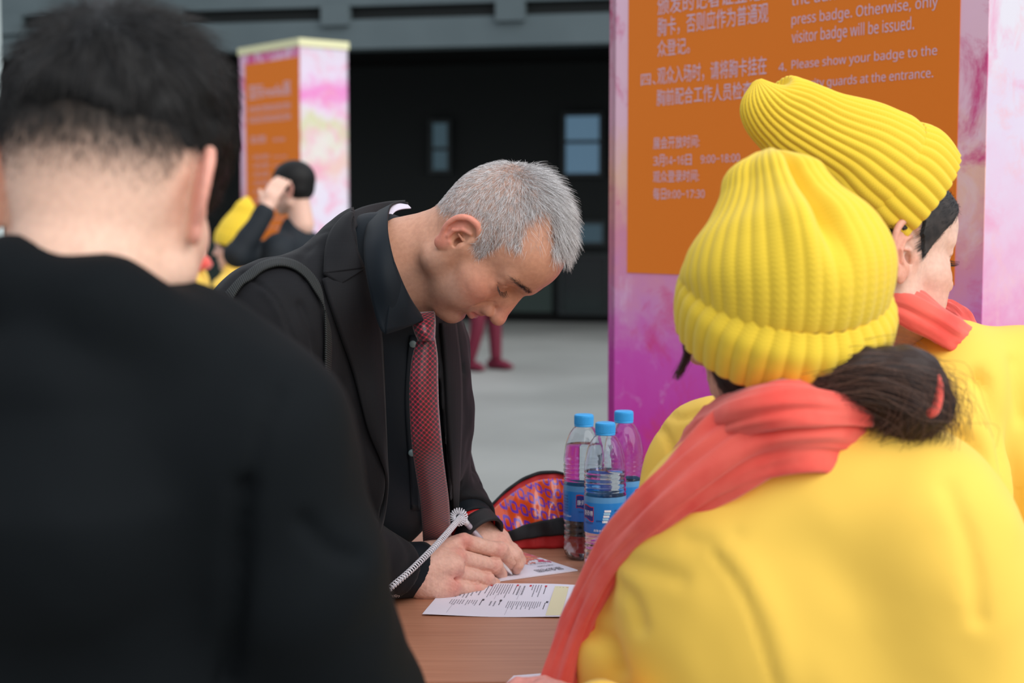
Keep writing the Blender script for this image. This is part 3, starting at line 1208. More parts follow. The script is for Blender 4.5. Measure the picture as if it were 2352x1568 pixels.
def bottle(u, Y, turn, fill, label):
    c = P(u, 1300, Y)
    loc = (c.x, c.y, TZ + 0.0005)
    root = empty('water_bottle', loc, label, 'bottle', 'blue capped water bottles on the table')
    me = shell_me.copy()
    me.transform(Matrix.Translation(loc) @ Matrix.Rotation(turn, 4, 'Z'))
    link('bottle_body', me, m_pet, root)
    pw = [(0.0005, 0.0075), (0.012, 0.0065), (0.018, 0.003)] + [(r - bot_T - 0.0003, z) for r, z in prof_out if 0.004 < z < fill] + [(np.interp(fill, [z for r, z in prof_out[4:]], [r for r, z in prof_out[4:]]) - bot_T - 0.0003, fill), (0.0005, fill)]
    pw = [pw[0]] + sorted(pw[1:-1], key=lambda q: q[1]) + [pw[-1]]
    V, Fc = lathe(pw, 56)
    link('water', mesh_from([(x + loc[0], y + loc[1], z + loc[2]) for x, y, z in V], Fc), m_water, root)
    # cap with fine grips
    V, Fc = [], []
    prof = [(0.0149, 0.2065), (0.0151, 0.2085), (0.0147, 0.2092), (0.0147, 0.2096), (0.0152, 0.2102), (0.0152, 0.2215), (0.0146, 0.2240), (0.0130, 0.2250), (0.0005, 0.2253)]
    seg = 144
    for r, z in prof:
        for j in range(seg):
            a = 2 * PI * j / seg
            rr = r - (0.0004 if (j % 3 == 0 and 0.2098 < z < 0.223) else 0)
            V.append((loc[0] + rr * math.cos(a), loc[1] + rr * math.sin(a), loc[2] + z))
    Fc = grid_faces(len(prof), seg, True)
    link('cap', mesh_from(V, Fc), m_bcap, root, smooth=False)
    # label
    R = BR + 0.0002
    V, Fc, UV = [], [], []
    seg = 72
    for i, z in enumerate((0.062, 0.075, 0.09, 0.105, 0.1165)):
        for j in range(seg + 1):
            a = 2 * PI * j / seg
            V.append((loc[0] + R * math.cos(a), loc[1] + R * math.sin(a), loc[2] + z))
    Fc = grid_faces(5, seg + 1)
    lm = mesh_from(V, Fc)
    uvl = lm.uv_layers.new(name='UVMap')
    for lp in lm.loops:
        co_ = lm.vertices[lp.vertex_index].co
        uvl.data[lp.index].uv = (0.5, (co_.z - loc[2] - 0.062) / 0.0545)
    lab = link('label', lm, m_label, root)
    r1 = R + 0.0003
    face = -PI / 2 + turn                                        # the emblem's middle
    V2, F2 = flag2(0, 0.082, 0.0225, 0.0205)
    wrap('emblem', V2, F2, m_red_line, lab, loc, face, 0.0, r1)
    V2, F2 = flag2(0.0008, 0.083, 0.0209, 0.0182)
    wrap('emblem', V2, F2, m_navy, lab, loc, face, 0.0, r1 + 0.0001)
    V2, F2 = text_mesh('康师傅', 0.0088, xs=0.76)
    wrap('lettering', V2, F2, m_white_ink, lab, loc, face + 0.0016 / r1, 0.0885, r1 + 0.0002)
    V2, F2 = text_mesh('包装饮用水', 0.0036)
    wrap('lettering', V2, F2, m_navy_ink, lab, loc, face + 0.004 / r1, 0.076, r1)
    # the filter picture, its caption and the line of small print
    a1 = face + 0.036 / r1
    for k in range(5):
        V2, F2 = rect2(0.0002 + 0.0008 * k, 0.001 + 0.0040 * k, 0.0085 + 0.0012 * k, 0.0042 + 0.0040 * k)
        wrap('filter_picture', V2, F2, m_pale_ink if k % 2 else m_white_ink, lab, loc, a1, 0.078, r1)
    V2, F2 = text_mesh('高精RO', 0.0034)
    wrap('lettering', V2, F2, m_navy_ink, lab, loc, face + 0.0265 / r1, 0.080, r1)
    V2, F2 = text_mesh('去除水中重金属', 0.0042)
    wrap('lettering', V2, F2, m_white_ink, lab, loc, face + 0.0225 / r1, 0.0655, r1)
    for k in range(5):
        V2, F2 = text_mesh('●', 0.0030)
        wrap('dot', V2, F2, m_navy_ink, lab, loc, face + 0.0515 / r1, 0.075 + 0.0052 * k, r1)
        V2, F2 = text_mesh('纯净水', 0.0026)
        wrap('lettering', V2, F2, m_navy_ink, lab, loc, face + 0.0545 / r1, 0.0753 + 0.0052 * k, r1)
    # bar code on the other side
    a2 = face + PI + 0.55
    V2, F2 = rect2(0, 0, 0.020, 0.032)
    wrap('bar_code', V2, F2, m_white_ink, lab, loc, a2, 0.071, r1)
    rr = random.Random(5)
    z = 0.0015
    VV, FF = [], []
    while z < 0.030:
        h = rr.choice([0.0004, 0.0007, 0.0011])
        V2, F2 = rect2(0.003, z, 0.017, z + h)
        FF += [tuple(i + len(VV) for i in f) for f in F2]
        VV += V2
        z += h + rr.choice([0.0005, 0.0008])
    wrap('bar_code', VV, FF, m_navy_ink, lab, loc, a2, 0.071, r1 + 0.0001)
    V2, F2 = text_mesh('饮用水 550ml', 0.0044)
    wrap('lettering', V2, F2, m_white_ink, lab, loc, face - 0.034 / r1, 0.068, r1)
    for k in range(6):
        V2, F2 = text_mesh('产品信息', 0.0030)
        wrap('lettering', V2, F2, m_navy_ink, lab, loc, face - 0.027 / r1, 0.076 + 0.0046 * k, r1)
    return root


bottle(1389, 2.304, -1.32, 0.152, 'water bottle standing in front of the other two, filled to its ribs')
bottle(1340, 2.40, -0.42, 0.178, 'fullest water bottle, beside the red patterned bag')
bottle(1431, 2.445, 0.55, 0.112, 'water bottle at the back right, nearest the sign, lowest water')

# papers
m_paper = mat('white_paper', rgb(226, 222, 236), 0.5, 0.3)
m_grey_ink = mat('grey_print', rgb(140, 138, 150), 0.6)
m_dark_ink = mat('dark_print', rgb(64, 62, 76), 0.6)
m_red_ink = mat('red_print', rgb(200, 50, 66), 0.6)
m_cream = mat('cream_print_box', rgb(222, 214, 178), 0.6)
m_coral = mat('coral_watercolour_print', rgb(228, 136, 112), 0.6, noise_col=(rgb(206, 70, 120), 24, 0.45, 0.62))


def sheet(name, quad_px, label, th, wave, cat='paper', z=TZ + 0.0004):
    """paper lying on the table: four corners given in the photograph's pixels, in order a b c d"""
    a, b_, c, d = [on_z(u, v, z) for u, v in quad_px]
    n, m_ = 24, 12

    def at(s, t, lift=0.0):
        s_ = s
        p = (a * (1 - s) + b_ * s) * (1 - t) + (d * (1 - s) + c * s) * t
        w = wave * (0.5 + 0.5 * math.sin(7 * s + 2.0 + 1.5 * t)) * (0.6 + 0.4 * math.cos(5 * t + s))
        return Vector((p.x, p.y, z + w + th + lift))
    bm = bmesh.new()
    g = [[[bm.verts.new(at(i / (n - 1), j / (m_ - 1), -k * th)) for j in range(m_)] for i in range(n)] for k in range(2)]
    for i in range(n - 1):
        for j in range(m_ - 1):
            bm.faces.new((g[0][i][j], g[0][i + 1][j], g[0][i + 1][j + 1], g[0][i][j + 1]))
            bm.faces.new((g[1][i][j], g[1][i][j + 1], g[1][i + 1][j + 1], g[1][i + 1][j]))
    for i in range(n - 1):
        bm.faces.new((g[0][i][0], g[1][i][0], g[1][i + 1][0], g[0][i + 1][0]))
        bm.faces.new((g[0][i][m_ - 1], g[0][i + 1][m_ - 1], g[1][i + 1][m_ - 1], g[1][i][m_ - 1]))
    for j in range(m_ - 1):
        bm.faces.new((g[0][0][j], g[0][0][j + 1], g[1][0][j + 1], g[1][0][j]))
        bm.faces.new((g[0][n - 1][j], g[1][n - 1][j], g[1][n - 1][j + 1], g[0][n - 1][j + 1]))
    o = link(name, bm_mesh(bm), m_paper, None, smooth=False)
    tag(o, label, cat)
    return o, at


def print_on(o, at, name, V2, F2, m, lift=0.0003):
    k = 0.885 if o.name.startswith('printed_form') else 1.0
    return link(name, mesh_from([at(x * k, y, lift) for x, y in V2], F2), m, o, smooth=False)


form, f_at = sheet('printed_form', [(970, 1414), (1420, 1421), (1425, 1350), (1030, 1336)], 'white form printed with rows of small text in front of the writing hand', 0.0004, 0.0025)
rr = random.Random(11)


def rows(s0, s1, t0, t1, n, dens=0.75):
    """columns of small words: the print runs across the form"""
    V, Fc = [], []
    for i in range(n):
        s = s0 + (s1 - s0) * (i + 0.5) / n
        w = (s1 - s0) / n * 0.36
        t = t1
        tend = t1 - (t1 - t0) * rr.uniform(0.45, 1.0)
        while t > tend:
            l = rr.uniform(0.018, 0.045)
            t2 = max(t - l, t0)
            k = len(V)
            V += [(s - w / 2 - 0.006 * 0, t), (s + w / 2, t), (s + w / 2, t2), (s - w / 2, t2)]
            Fc.append((k, k + 1, k + 2, k + 3))
            t = t2 - rr.uniform(0.006, 0.012)
    return V, Fc


bx = lambda s0, t0, s1, t1: ([(s0, t0), (s1, t0), (s1, t1), (s0, t1)], [(0, 1, 2, 3)])
print_on(form, f_at, 'cream_box', *bx(0.71, 0.03, 0.80, 0.93), m_cream, 0.0002)
for a in [(0.10, 0.19, 0.30, 0.46, 6), (0.20, 0.27, 0.30, 0.46, 5), (0.06, 0.26, 0.52, 0.92, 9), (0.30, 0.44, 0.55, 0.96, 9), (0.47, 0.53, 0.52, 0.92, 2), (0.56, 0.63, 0.60, 0.95, 4),
          (0.45, 0.66, 0.20, 0.45, 16), (0.34, 0.39, 0.30, 0.44, 2), (0.715, 0.775, 0.2, 0.9, 3)]:
    print_on(form, f_at, 'small_print', *rows(*a), m_grey_ink)
for (s, t0, t1) in [(0.285, 0.30, 0.46), (0.275, 0.55, 0.90), (0.40, 0.28, 0.46), (0.455, 0.55, 0.92), (0.645, 0.60, 0.90), (0.675, 0.22, 0.42), (0.785, 0.60, 0.86), (0.83, 0.52, 0.9), (0.835, 0.1, 0.44)]:
    print_on(form, f_at, 'heading', *rows(s, s + 0.014, t0, t1, 1), m_dark_ink)
for (s, t) in [(0.29, 0.95), (0.46, 0.96), (0.545, 0.95), (0.645, 0.94), (0.785, 0.90)]:
    print_on(form, f_at, 'red_mark', *bx(s, t - 0.05, s + 0.014, t), m_red_ink)
for (s, t) in [(0.29, 0.50), (0.40, 0.49), (0.685, 0.47)]:
    print_on(form, f_at, 'dark_mark', *bx(s, t - 0.05, s + 0.014, t), m_dark_ink)
for (s, t0, t1) in [(0.13, 0.06, 0.34), (0.47, 0.05, 0.28), (0.50, 0.50, 0.86), (0.36, 0.50, 0.66)]:
    print_on(form, f_at, 'ruled_line', *bx(s, t0, s + 0.0015, t1), m_grey_ink)
V2, F2 = text_mesh('media', 0.30, bold=0.006)
print_on(form, f_at, 'red_lettering', [(0.868 + y * 0.12, 0.93 - x * 0.32) for x, y in V2], F2, m_red_ink)
V2, F2 = text_mesh('media', 0.30, bold=0.006)
print_on(form, f_at, 'red_lettering', [(0.872 + y * 0.10, 0.45 - x * 0.3) for x, y in V2], F2, m_red_ink)

mapb, m_at = sheet('hall_map_booklet', [(1140, 1336), (1327, 1311), (1196, 1268), (1040, 1284)], 'folded booklet with coral splashes under the pen tip', 0.0018, 0.0, 'booklet')
rg = np.random.default_rng(3)
VV, FF = [], []
for k in range(110):
    q = rg.random(2)
    s, t = 0.30 + 0.70 * q[0] ** 0.9, 0.40 + 0.58 * q[1]
    r = 0.012 + 0.05 * rg.random() ** 2 + 0.05 * (t > 0.72)
    n = 14
    ph = rg.random(3) * 6
    b0 = len(VV)
    for j in range(n):
        a = 2 * PI * j / n
        rr_ = r * (1 + 0.35 * math.sin(3 * a + ph[0]) + 0.25 * math.sin(5 * a + ph[1]))
        VV.append((min(max(s + rr_ * math.cos(a) * 0.8, 0.02), 0.985), min(max(t + rr_ * math.sin(a), 0.36), 0.985)))
    FF.append(tuple(range(b0, b0 + n)))
VVa = [m_at(x, y, 0.0003 + 0.000004 * (i // 14)) for i, (x, y) in enumerate(VV)]
link('coral_splashes', mesh_from(VVa, FF), m_coral, mapb, smooth=False)
for txt, s, t, sz in [('展会地图', 0.90, 0.06, 0.135), ('Hall Guide', 0.90, 0.19, 0.10), ('2018.3.14–16', 0.90, 0.30, 0.09)]:
    V2, F2 = text_mesh(txt, sz)
    print_on(mapb, m_at, 'lettering', [(s - x * 0.62, t + 0.12 - y * 0.95) for x, y in V2], F2, m_dark_ink, 0.0009)

note, n_at = sheet('white_paper_sheet', [(1130, 1600), (1330, 1640), (1330, 1540), (1180, 1552)], 'white paper sheet under the hand at the near table edge', 0.0006, 0.0)

# pen on its coiled cord
m_pen = mat('white_pen_plastic', rgb(232, 232, 240), 0.3, 0.5)
m_clear = mat('translucent_pen_tube', rgb(216, 200, 214), 0.2, 0.5, transmission=0.5)
m_steel = mat('pen_point_steel', rgb(190, 186, 180), 0.25, metal=1.0)
tipp = on_z(1178, 1321, TZ + 0.003)
topp = P(1060, 1188, 2.225)
ax = (topp - tipp).normalized()
pen = empty('pen', tipp, 'white ballpoint pen on a coiled white cord in the writing hand', 'pen')
pl_ = (topp - tipp).length
pt_ = lambda t: np.array(tipp + ax * t)
tube('point', [pt_(0), pt_(0.004)], [0.0005, 0.0012], m_steel, pen, 12)
tube('nib_cone', [pt_(0.004), pt_(0.012), pt_(0.022), pt_(0.034)], [0.0014, 0.0026, 0.0036, 0.0040], m_pen, pen, 20)
tube('barrel', [pt_(0.034), pt_(0.06), pt_(pl_ - 0.012)], [0.0040, 0.0041, 0.0041], m_clear, pen, 20)
tube('ink_refill', [pt_(0.034), pt_(pl_ - 0.014)], [0.0016, 0.0016], m_pen, pen, 10)
tube('end_plug', [pt_(pl_ - 0.014), pt_(pl_ - 0.004), pt_(pl_)], [0.0044, 0.0044, 0.0030], m_pen, pen, 16)
cord_end = P(876, 1370, 2.02)
cpts = even([topp + Vector((0, 0, 0.002)), P(1010, 1243, 2.135), P(945, 1308, 2.065), cord_end, P(862, 1412, 1.99), on_z(868, 1452, TZ + 0.006), on_z(900, 1470, TZ + 0.006)], 900)
T_, N_, B_ = frames(cpts)
leng = np.r_[0, np.cumsum(np.linalg.norm(np.diff(cpts, axis=0), axis=1))]
n_turn = leng[-1] / 0.0046
tt = np.linspace(0, 1, int(n_turn * 14))
ci = np.column_stack([np.interp(tt * leng[-1], leng, cpts[:, j]) for j in range(3)])
Ni = np.column_stack([np.interp(tt * leng[-1], leng, N_[:, j]) for j in range(3)])
Bi = np.column_stack([np.interp(tt * leng[-1], leng, B_[:, j]) for j in range(3)])
an = tt * n_turn * 2 * PI
hel = ci + 0.0038 * (Ni * np.cos(an)[:, None] + Bi * np.sin(an)[:, None])
# the knotted curl round the end of the pen
kn = topp + Vector((-0.004, -0.004, 0.0015))
loop = []
for i in range(300):
    a = i / 300 * 2 * PI * 1.05
    big = Vector((math.cos(a), 0.25 * math.sin(a), math.sin(a))) * 0.0085
    rad = Vector((math.cos(a), 0, math.sin(a)))
    b2 = i / 300 * 2 * PI * 22
    loop.append(kn + big + rad * 0.0042 * math.cos(b2) + Vector((0.2, 1, 0.1)) * 0.0042 * math.sin(b2))
tube('coiled_cord', hel, 0.00092, m_pen, pen, 6)
tube('cord_knot', loop, 0.00085, m_pen, pen, 6)

# patterned bag lying beyond the hand
m_bag_red = mat('red_bag_cloth', rgb(186, 32, 36), 0.6, bump=(300, 0.25, 0.001))
m_bag_black = mat('black_bag_webbing', rgb(26, 26, 30), 0.7, bump=(600, 0.3, 0.001))
m_bag_print = bpy.data.materials.new('orange_plastic_with_violet_print')
m_bag_print.use_nodes = True
nt = m_bag_print.node_tree
b = nt.nodes['Principled BSDF']
b.inputs['Roughness'].default_value = 0.16
b.inputs['Coat Weight'].default_value = 0.5
uvn = nt.nodes.new('ShaderNodeUVMap')
mp = nt.nodes.new('ShaderNodeMapping')
mp.inputs['Scale'].default_value = (1, 1, 1)
nt.links.new(uvn.outputs[0], mp.inputs[0])


def node_math(nt, op, a, b_=None):
    n = nt.nodes.new('ShaderNodeMath')
    n.operation = op
    for i, v in enumerate((a, b_)):
        if v is None:
            continue
        if isinstance(v, (int, float)):
            n.inputs[i].default_value = v
        else:
            nt.links.new(v, n.inputs[i])
    return n.outputs[0]


sp = nt.nodes.new('ShaderNodeSeparateXYZ')
nt.links.new(mp.outputs[0], sp.inputs[0])
fx = node_math(nt, 'ABSOLUTE', node_math(nt, 'SUBTRACT', node_math(nt, 'FRACT', sp.outputs['X']), 0.5))
fy = node_math(nt, 'ABSOLUTE', node_math(nt, 'SUBTRACT', node_math(nt, 'FRACT', sp.outputs['Y']), 0.5))
# rounded square ring with a dot in it, and a small dot between the squares
r4 = node_math(nt, 'POWER', node_math(nt, 'ADD', node_math(nt, 'POWER', fx, 4.0), node_math(nt, 'POWER', fy, 4.0)), 0.25)
ring = node_math(nt, 'MULTIPLY', node_math(nt, 'LESS_THAN', r4, 0.36), node_math(nt, 'GREATER_THAN', r4, 0.20))
r2 = node_math(nt, 'POWER', node_math(nt, 'ADD', node_math(nt, 'POWER', node_math(nt, 'SUBTRACT', fx, 0.5), 2.0), node_math(nt, 'POWER', fy, 2.0)), 0.5)
dot = node_math(nt, 'LESS_THAN', r2, 0.09)
fac = node_math(nt, 'MAXIMUM', ring, dot)
mx = nt.nodes.new('ShaderNodeMix')
mx.data_type = 'RGBA'
nt.links.new(fac, mx.inputs['Factor'])
mx.inputs['A'].default_value = rgb(222, 78, 28)
mx.inputs['B'].default_value = rgb(110, 60, 176)
nt.links.new(mx.outputs['Result'], b.inputs['Base Color'])

bag = empty('patterned_bag', on_z(1230, 1262, TZ), 'red bag with violet on orange pattern and black webbing beside the bottles', 'bag')
NS = 40


def bag_pt(s, t, out=0.0):
    """s: 0 at the pointed left end to 1; t: 0 front foot, 1 top ridge, 2 back foot"""
    p0 = on_z(1136 + 262 * s, 1262 - 4 * s, TZ)
    h = 0.118 * math.sin(min(s * 1.0 + 0.05, 1.0) * PI * 0.62) ** 0.9
    h = max(h, 0.006)
    dep = 0.05 + 0.05 * math.sin(PI * min(s + 0.1, 1))
    puff = 0.016 * math.sin(PI * min(t, 1.0)) * math.sin(PI * (0.1 + 0.8 * s))
    wr = 0.0022 * math.sin(22 * s + 6 * t) * math.sin(PI * min(t, 1.0)) + 0.0016 * math.sin(41 * s - 9 * t)
    lean = -0.045 * t if t <= 1 else -0.045
    if t <= 1:
        y = dep * 0.55 * t - puff - wr - out
        z = h * t + out * 0.6
        x = lean
    else:
        y = dep * 0.55 + (t - 1) * dep * 0.45
        z = h * (2 - t)
        x = -0.045 * (2 - t)
    return (p0.x + x, p0.y + y, TZ + 0.0008 + max(z, 0))


def bag_patch(name, s0, s1, t0, t1, m, n, k, out, th=0.0015, uv=None):
    V, UVs = [], []
    for i in range(n):
        for j in range(k):
            s, t = s0 + (s1 - s0) * i / (n - 1), t0 + (t1 - t0) * j / (k - 1)
            V.append(bag_pt(s, t, out))
            UVs.append((s * 13 - t * 1.4, 0.25 + t * 6.0 * max(0.35, min(1.0, s * 1.5))))
    me = mesh_from(V, grid_faces(n, k))
    if uv:
        l = me.uv_layers.new(name='UVMap')
        for lp in me.loops:
            l.data[lp.index].uv = UVs[lp.vertex_index]
    o = link(name, me, m, bag)
    solidify(o, th, 0)
    return o


bag_patch('bag_shell', 0.0, 1.0, 0.0, 2.0, m_bag_red, 50, 41, 0.0)
bag_patch('printed_panel', 0.02, 0.98, 0.38, 0.90, m_bag_print, 60, 20, 0.0022, uv=True)
bag_patch('webbing_band', 0.14, 0.98, 0.17, 0.40, m_bag_black, 40, 8, 0.0034)
bag_patch('zip_edge', 0.0, 0.98, 0.965, 1.0, m_bag_black, 40, 3, 0.0022)
# ------------------------------------------------------------------ the grey haired man
rng = np.random.default_rng(7)
man = empty('person', (-0.20, 2.10, 0), 'grey haired man in a dark suit and red checked tie bending to write', 'person')


def head_frame(yaw, pitch, roll, origin, s=1.0):
    """yaw: heading measured from picture right (+x) towards the viewer, pitch: down"""
    a, p = math.radians(yaw), math.radians(pitch)
    h = Vector((math.cos(a), -math.sin(a), 0))
    z = Vector((0, 0, 1))
    f = h * math.cos(p) - z * math.sin(p)
    u = h * math.sin(p) + z * math.cos(p)
    l = u.cross(f)
    Rr = Matrix.Rotation(math.radians(roll), 3, f)
    u, l = Rr @ u, Rr @ l
    M = Matrix((f, l, u)).transposed().to_4x4()
    return Matrix.Translation(origin) @ M


SKIN = skin_mat('skin')
mh_T = head_frame(19, 65, 0, (0, 0, 0))
ear_px = P(1054, 546, 1.99)                       # near ear hole
mh_T = Matrix.Translation(ear_px - (mh_T.to_3x3() @ Vector((0, -0.073, 0)))) @ mh_T
HS = 0.97
hw = lambda x, y, z: np.array(mh_T @ (Vector((x, y, z)) * 0.001 * HS))
hc = hw(0, 0, 0)
fd = Field(hc - np.array([0.24, 0.17, 0.17]), hc + np.array([0.18, 0.17, 0.17]), 0.00135)
head_field(fd, mh_T, HS, brow=4.0, nose=1.7, nose_z=-11, mouth_z=-2, chin_z=3, ear_at=(6, -2), ear_s=0.88)
# neck: down and back into the collar
nk = [hw(-15, 0, -8), hw(-9, 0, -48), hw(-14, 0, -105)]
fd.chain(nk, [0.044, 0.051, 0.060], 0.01, 0.02)
fd.cone(hw(34, 0, -66), hw(6, 0, -120), 0.036, 0.054, 0.02)
V, Q = fd.mesh(1)
L = head_local(V, mh_T)
base = rgb(206, 154, 128)
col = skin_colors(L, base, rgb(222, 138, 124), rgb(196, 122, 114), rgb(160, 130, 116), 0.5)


MX, MZ = [-100, -75, -55, -42, -34, 8, 14, 36, 38, 62, 70, 84, 92, 100], [-36, -30, -22, -16, -8, -6, -3, -3, 36, 47, 66, 74, 76, 100]


def man_hairline(L):
    raw = L
    c9, s9 = math.cos(0.157), math.sin(0.157)
    L = np.column_stack([L[:, 0] * c9 + L[:, 2] * s9, L[:, 1], L[:, 2] * c9 - L[:, 0] * s9])
    x, y, z = L[:, 0], np.abs(L[:, 1]), L[:, 2]
    m = hair_mask(L, MX, MZ, 16) * hair_mask(raw, [-200, 200], [-300, -300])
    temple = sstep(0, 10, z - (80 - (x - 27) * 0.886)) * sstep(24, 36, x) * sstep(26, 38, y)
    return m * (1 - 0.86 * temple)


hm = man_hairline(L)
scalp = np.array(rgb(176, 158, 150)[:3])
col = col * (1 - 0.55 * hm[:, None]) + scalp * 0.55 * hm[:, None]
me = fast_mesh(V, Q)
set_color(me, 'skin', col)
body = link('head_and_neck', me, SKIN, man)

# hair strands
mat_grey = hair_mat('grey_hair', [(0.0, rgb(84, 76, 73)), (0.3, rgb(172, 167, 165)), (0.62, rgb(226, 225, 226)), (1.0, rgb(250, 250, 252))], 0.35)
fw = man_hairline(L[Q].mean(axis=1))
pt, nr = scatter(V, Q, fw ** 1.5, 20000, rng)
pl = head_local(pt, mh_T)
Rm = np.array(mh_T.to_3x3())
x, y, z = pl[:, 0], pl[:, 1], pl[:, 2]
top = sstep(70, 105, z)
# from the crown: forwards on top, down and back behind, down and forwards on the sides
dl = pl - np.array([-72.0, -8.0, 96.0])
dl[:, 0] += 10 * top
dw = dl @ Rm.T
ln = np.interp(z, [-40, -10, 30, 70, 100, 125], [4, 6, 9, 12, 22, 34]) * 0.001
ln *= np.interp(x, [-100, -40, 20, 80], [0.6, 0.85, 1.0, 1.05]) * rng.uniform(0.6, 1.15, len(pl))
lift = np.interp(z, [-40, 40, 90, 125], [0.36, 0.36, 0.50, 0.70]) * rng.uniform(0.7, 1.25, len(z))
lift = np.clip(lift, 0, 0.92)
wob = np.column_stack([vnoise(pl, 0.11, 1.0), vnoise(pl, 0.11, 5.0), vnoise(pl, 0.11, 9.0)])
dw = dw / np.linalg.norm(dw, axis=1)[:, None] + 0.28 * wob + 0.16 * np.column_stack([vnoise(pl, 0.35, 2.0), vnoise(pl, 0.35, 6.0), vnoise(pl, 0.35, 3.0)])
S = strands(pt, nr, dw, ln, lift, lift * 0.5, 6, rng, 0.28)
hair_object('hair', S, 0.00013, 0.00004, mat_grey, man)

tw = fw * (head_local(V[Q].mean(1), mh_T)[:, 2] > 96) * (head_local(V[Q].mean(1), mh_T)[:, 0] < 48)
tp, tn = scatter(V, Q, tw, 900, rng)
tl = head_local(tp, mh_T)
td = (tl - np.array([-72.0, -8.0, 96.0])) @ Rm.T
tuft = vnoise(tl, 0.16, 4.0)[:, None] * np.array([[0.5, 0.0, 0.2]])
S = strands(tp, tn, td / np.linalg.norm(td, axis=1)[:, None] + tuft, rng.uniform(0.020, 0.036, len(tp)), np.full(len(tp), 0.80), 0.35, 7, rng, 0.25)
hair_object('hair_tufts', S, 0.00017, 0.00004, mat_grey, man)

# eyebrows and lashes
mat_dark_hair = hair_mat('dark_hair', [(0.0, rgb(18, 15, 14)), (0.8, rgb(58, 48, 44)), (1.0, rgb(120, 110, 105))])
c = L[Q].mean(axis=1)
ay = np.abs(c[:, 1])
bw = np.exp(-((c[:, 2] - (39.5 - 0.004 * (ay - 30) ** 2)) / 2.6) ** 2) * sstep(10, 14, ay) * sstep(58, 30, ay) * (c[:, 0] > 55)
bp, bn = scatter(V, Q, bw, 480, rng)
bl = head_local(bp, mh_T)
bd = np.column_stack([-0.3 * np.ones(len(bl)), np.sign(bl[:, 1]), 0.35 - 0.012 * (np.abs(bl[:, 1]) - 14)]) @ Rm.T
hair_object('eyebrows', strands(bp, bn, bd, rng.uniform(0.006, 0.011, len(bp)), 0.35, 0.1, 5, rng, 0.25), 0.00016, 0.00004, mat_dark_hair, man)
lashes(mh_T, HS, man, rng, mat_dark_hair, 50)
# ------------------------------------------------------------------ his suit, shirt, tie and hands
m_suit = bpy.data.materials.new('charcoal_suit_cloth')
m_suit.use_nodes = True
nt = m_suit.node_tree
b = nt.nodes['Principled BSDF']
b.inputs['Roughness'].default_value = 0.75
b.inputs['Specular IOR Level'].default_value = 0.2
b.inputs['Sheen Weight'].default_value = 0.05
co = nt.nodes.new('ShaderNodeTexCoord')
wv = []
for ax_, sc in (('Z', 1500), ('X', 1500)):
    w = nt.nodes.new('ShaderNodeTexWave')
    w.bands_direction = ax_
    w.inputs['Scale'].default_value = sc / 6.0
    w.inputs['Distortion'].default_value = 1.5
    nt.links.new(co.outputs['Object'], w.inputs['Vector'])
    wv.append(w)
s_ = node_math(nt, 'ADD', wv[0].outputs['Fac'], wv[1].outputs['Fac'])
bp = nt.nodes.new('ShaderNodeBump')
bp.inputs['Strength'].default_value = 0.10
bp.inputs['Distance'].default_value = 0.0006
nt.links.new(s_, bp.inputs['Height'])
nt.links.new(bp.outputs[0], b.inputs['Normal'])
b.inputs['Base Color'].default_value = rgb(14, 14, 18)
m_shirt = mat('dark_navy_shirt_cotton', rgb(12, 20, 27), 0.6, 0.18, bump=(1400, 0.15, 0.0004), sheen=0.04)
m_lining = mat('white_collar_lining', rgb(214, 206, 222), 0.7)

T0 = Vector((-0.225, 2.20, 0))
CE = Vector((0.53, 0.85, 0)).normalized()             # along his shoulders, right to left, away from the viewer
CN = Vector((0.85, -0.53, 0)).normalized()            # out of his chest
CROT = np.array(Matrix((CE, CN, (0, 0, 1))).transposed())
RS, LS_ = np.array(P(620, 754, 2.02)), np.array(P(952, 800, 2.34))
NB = np.array(P(868, 612, 2.12))


def torso(fd, g):
    """his trunk; g: how much larger than the shirt"""
    fd.ell(T0 + Vector((0.015, 0.0, 1.0)), (0.175 + g, 0.118 + g, 0.20 + g), 0.05, CROT)
    fd.ell(T0 + Vector((-0.115, 0.06, 0.78)), (0.155 + g, 0.105 + g, 0.24 + g), 0.07, CROT)
    fd.ell(T0 + Vector((-0.015, 0.01, 0.925)), (0.160 + g, 0.112 + g, 0.135), 0.05, CROT)
    fd.cone(RS, NB, 0.058 + g, 0.062 + g, 0.05)
    fd.cone(NB, LS_, 0.062 + g, 0.064 + g, 0.05)
    fd.cone(RS, T0 + Vector((0, 0, 0.95)), 0.06 + g, 0.08, 0.05)
    fd.cone(T0 + Vector((0, 0, 0.98)), T0 + Vector((-0.10, 0.06, 0.78)), 0.10 + g, 0.10 + g, 0.05)


def px_poly_sd(X, Y, Z, poly):
    """signed distance (metres) of field points to an outline given as seen in the photograph"""
    pts = np.stack(np.broadcast_arrays(X, Y, Z), -1).reshape(-1, 3).astype(float)
    q = pts - np.array(EYE)
    zc = q @ np.array(FW)
    u = CX + F * (q @ np.array(RT)) / zc
    v = CY - F * (q @ np.array(UP)) / zc
    poly = np.asarray(poly, float)
    d = np.full(len(u), 1e9)
    ins = np.zeros(len(u), bool)
    for i in range(len(poly)):
        a, b_ = poly[i], poly[(i + 1) % len(poly)]
        e = b_ - a
        w0, w1 = u - a[0], v - a[1]
        t = np.clip((w0 * e[0] + w1 * e[1]) / (e @ e), 0, 1)
        d = np.minimum(d, (w0 - t * e[0]) ** 2 + (w1 - t * e[1]) ** 2)
        c = ((a[1] > v) != (b_[1] > v)) & (u < (b_[0] - a[0]) * (v - a[1]) / (b_[1] - a[1] + 1e-12) + a[0])
        ins ^= c
    sd = np.sqrt(d) * np.where(ins, -1, 1)
    return (sd * zc / F).reshape(np.broadcast_shapes(X.shape, Y.shape, Z.shape))


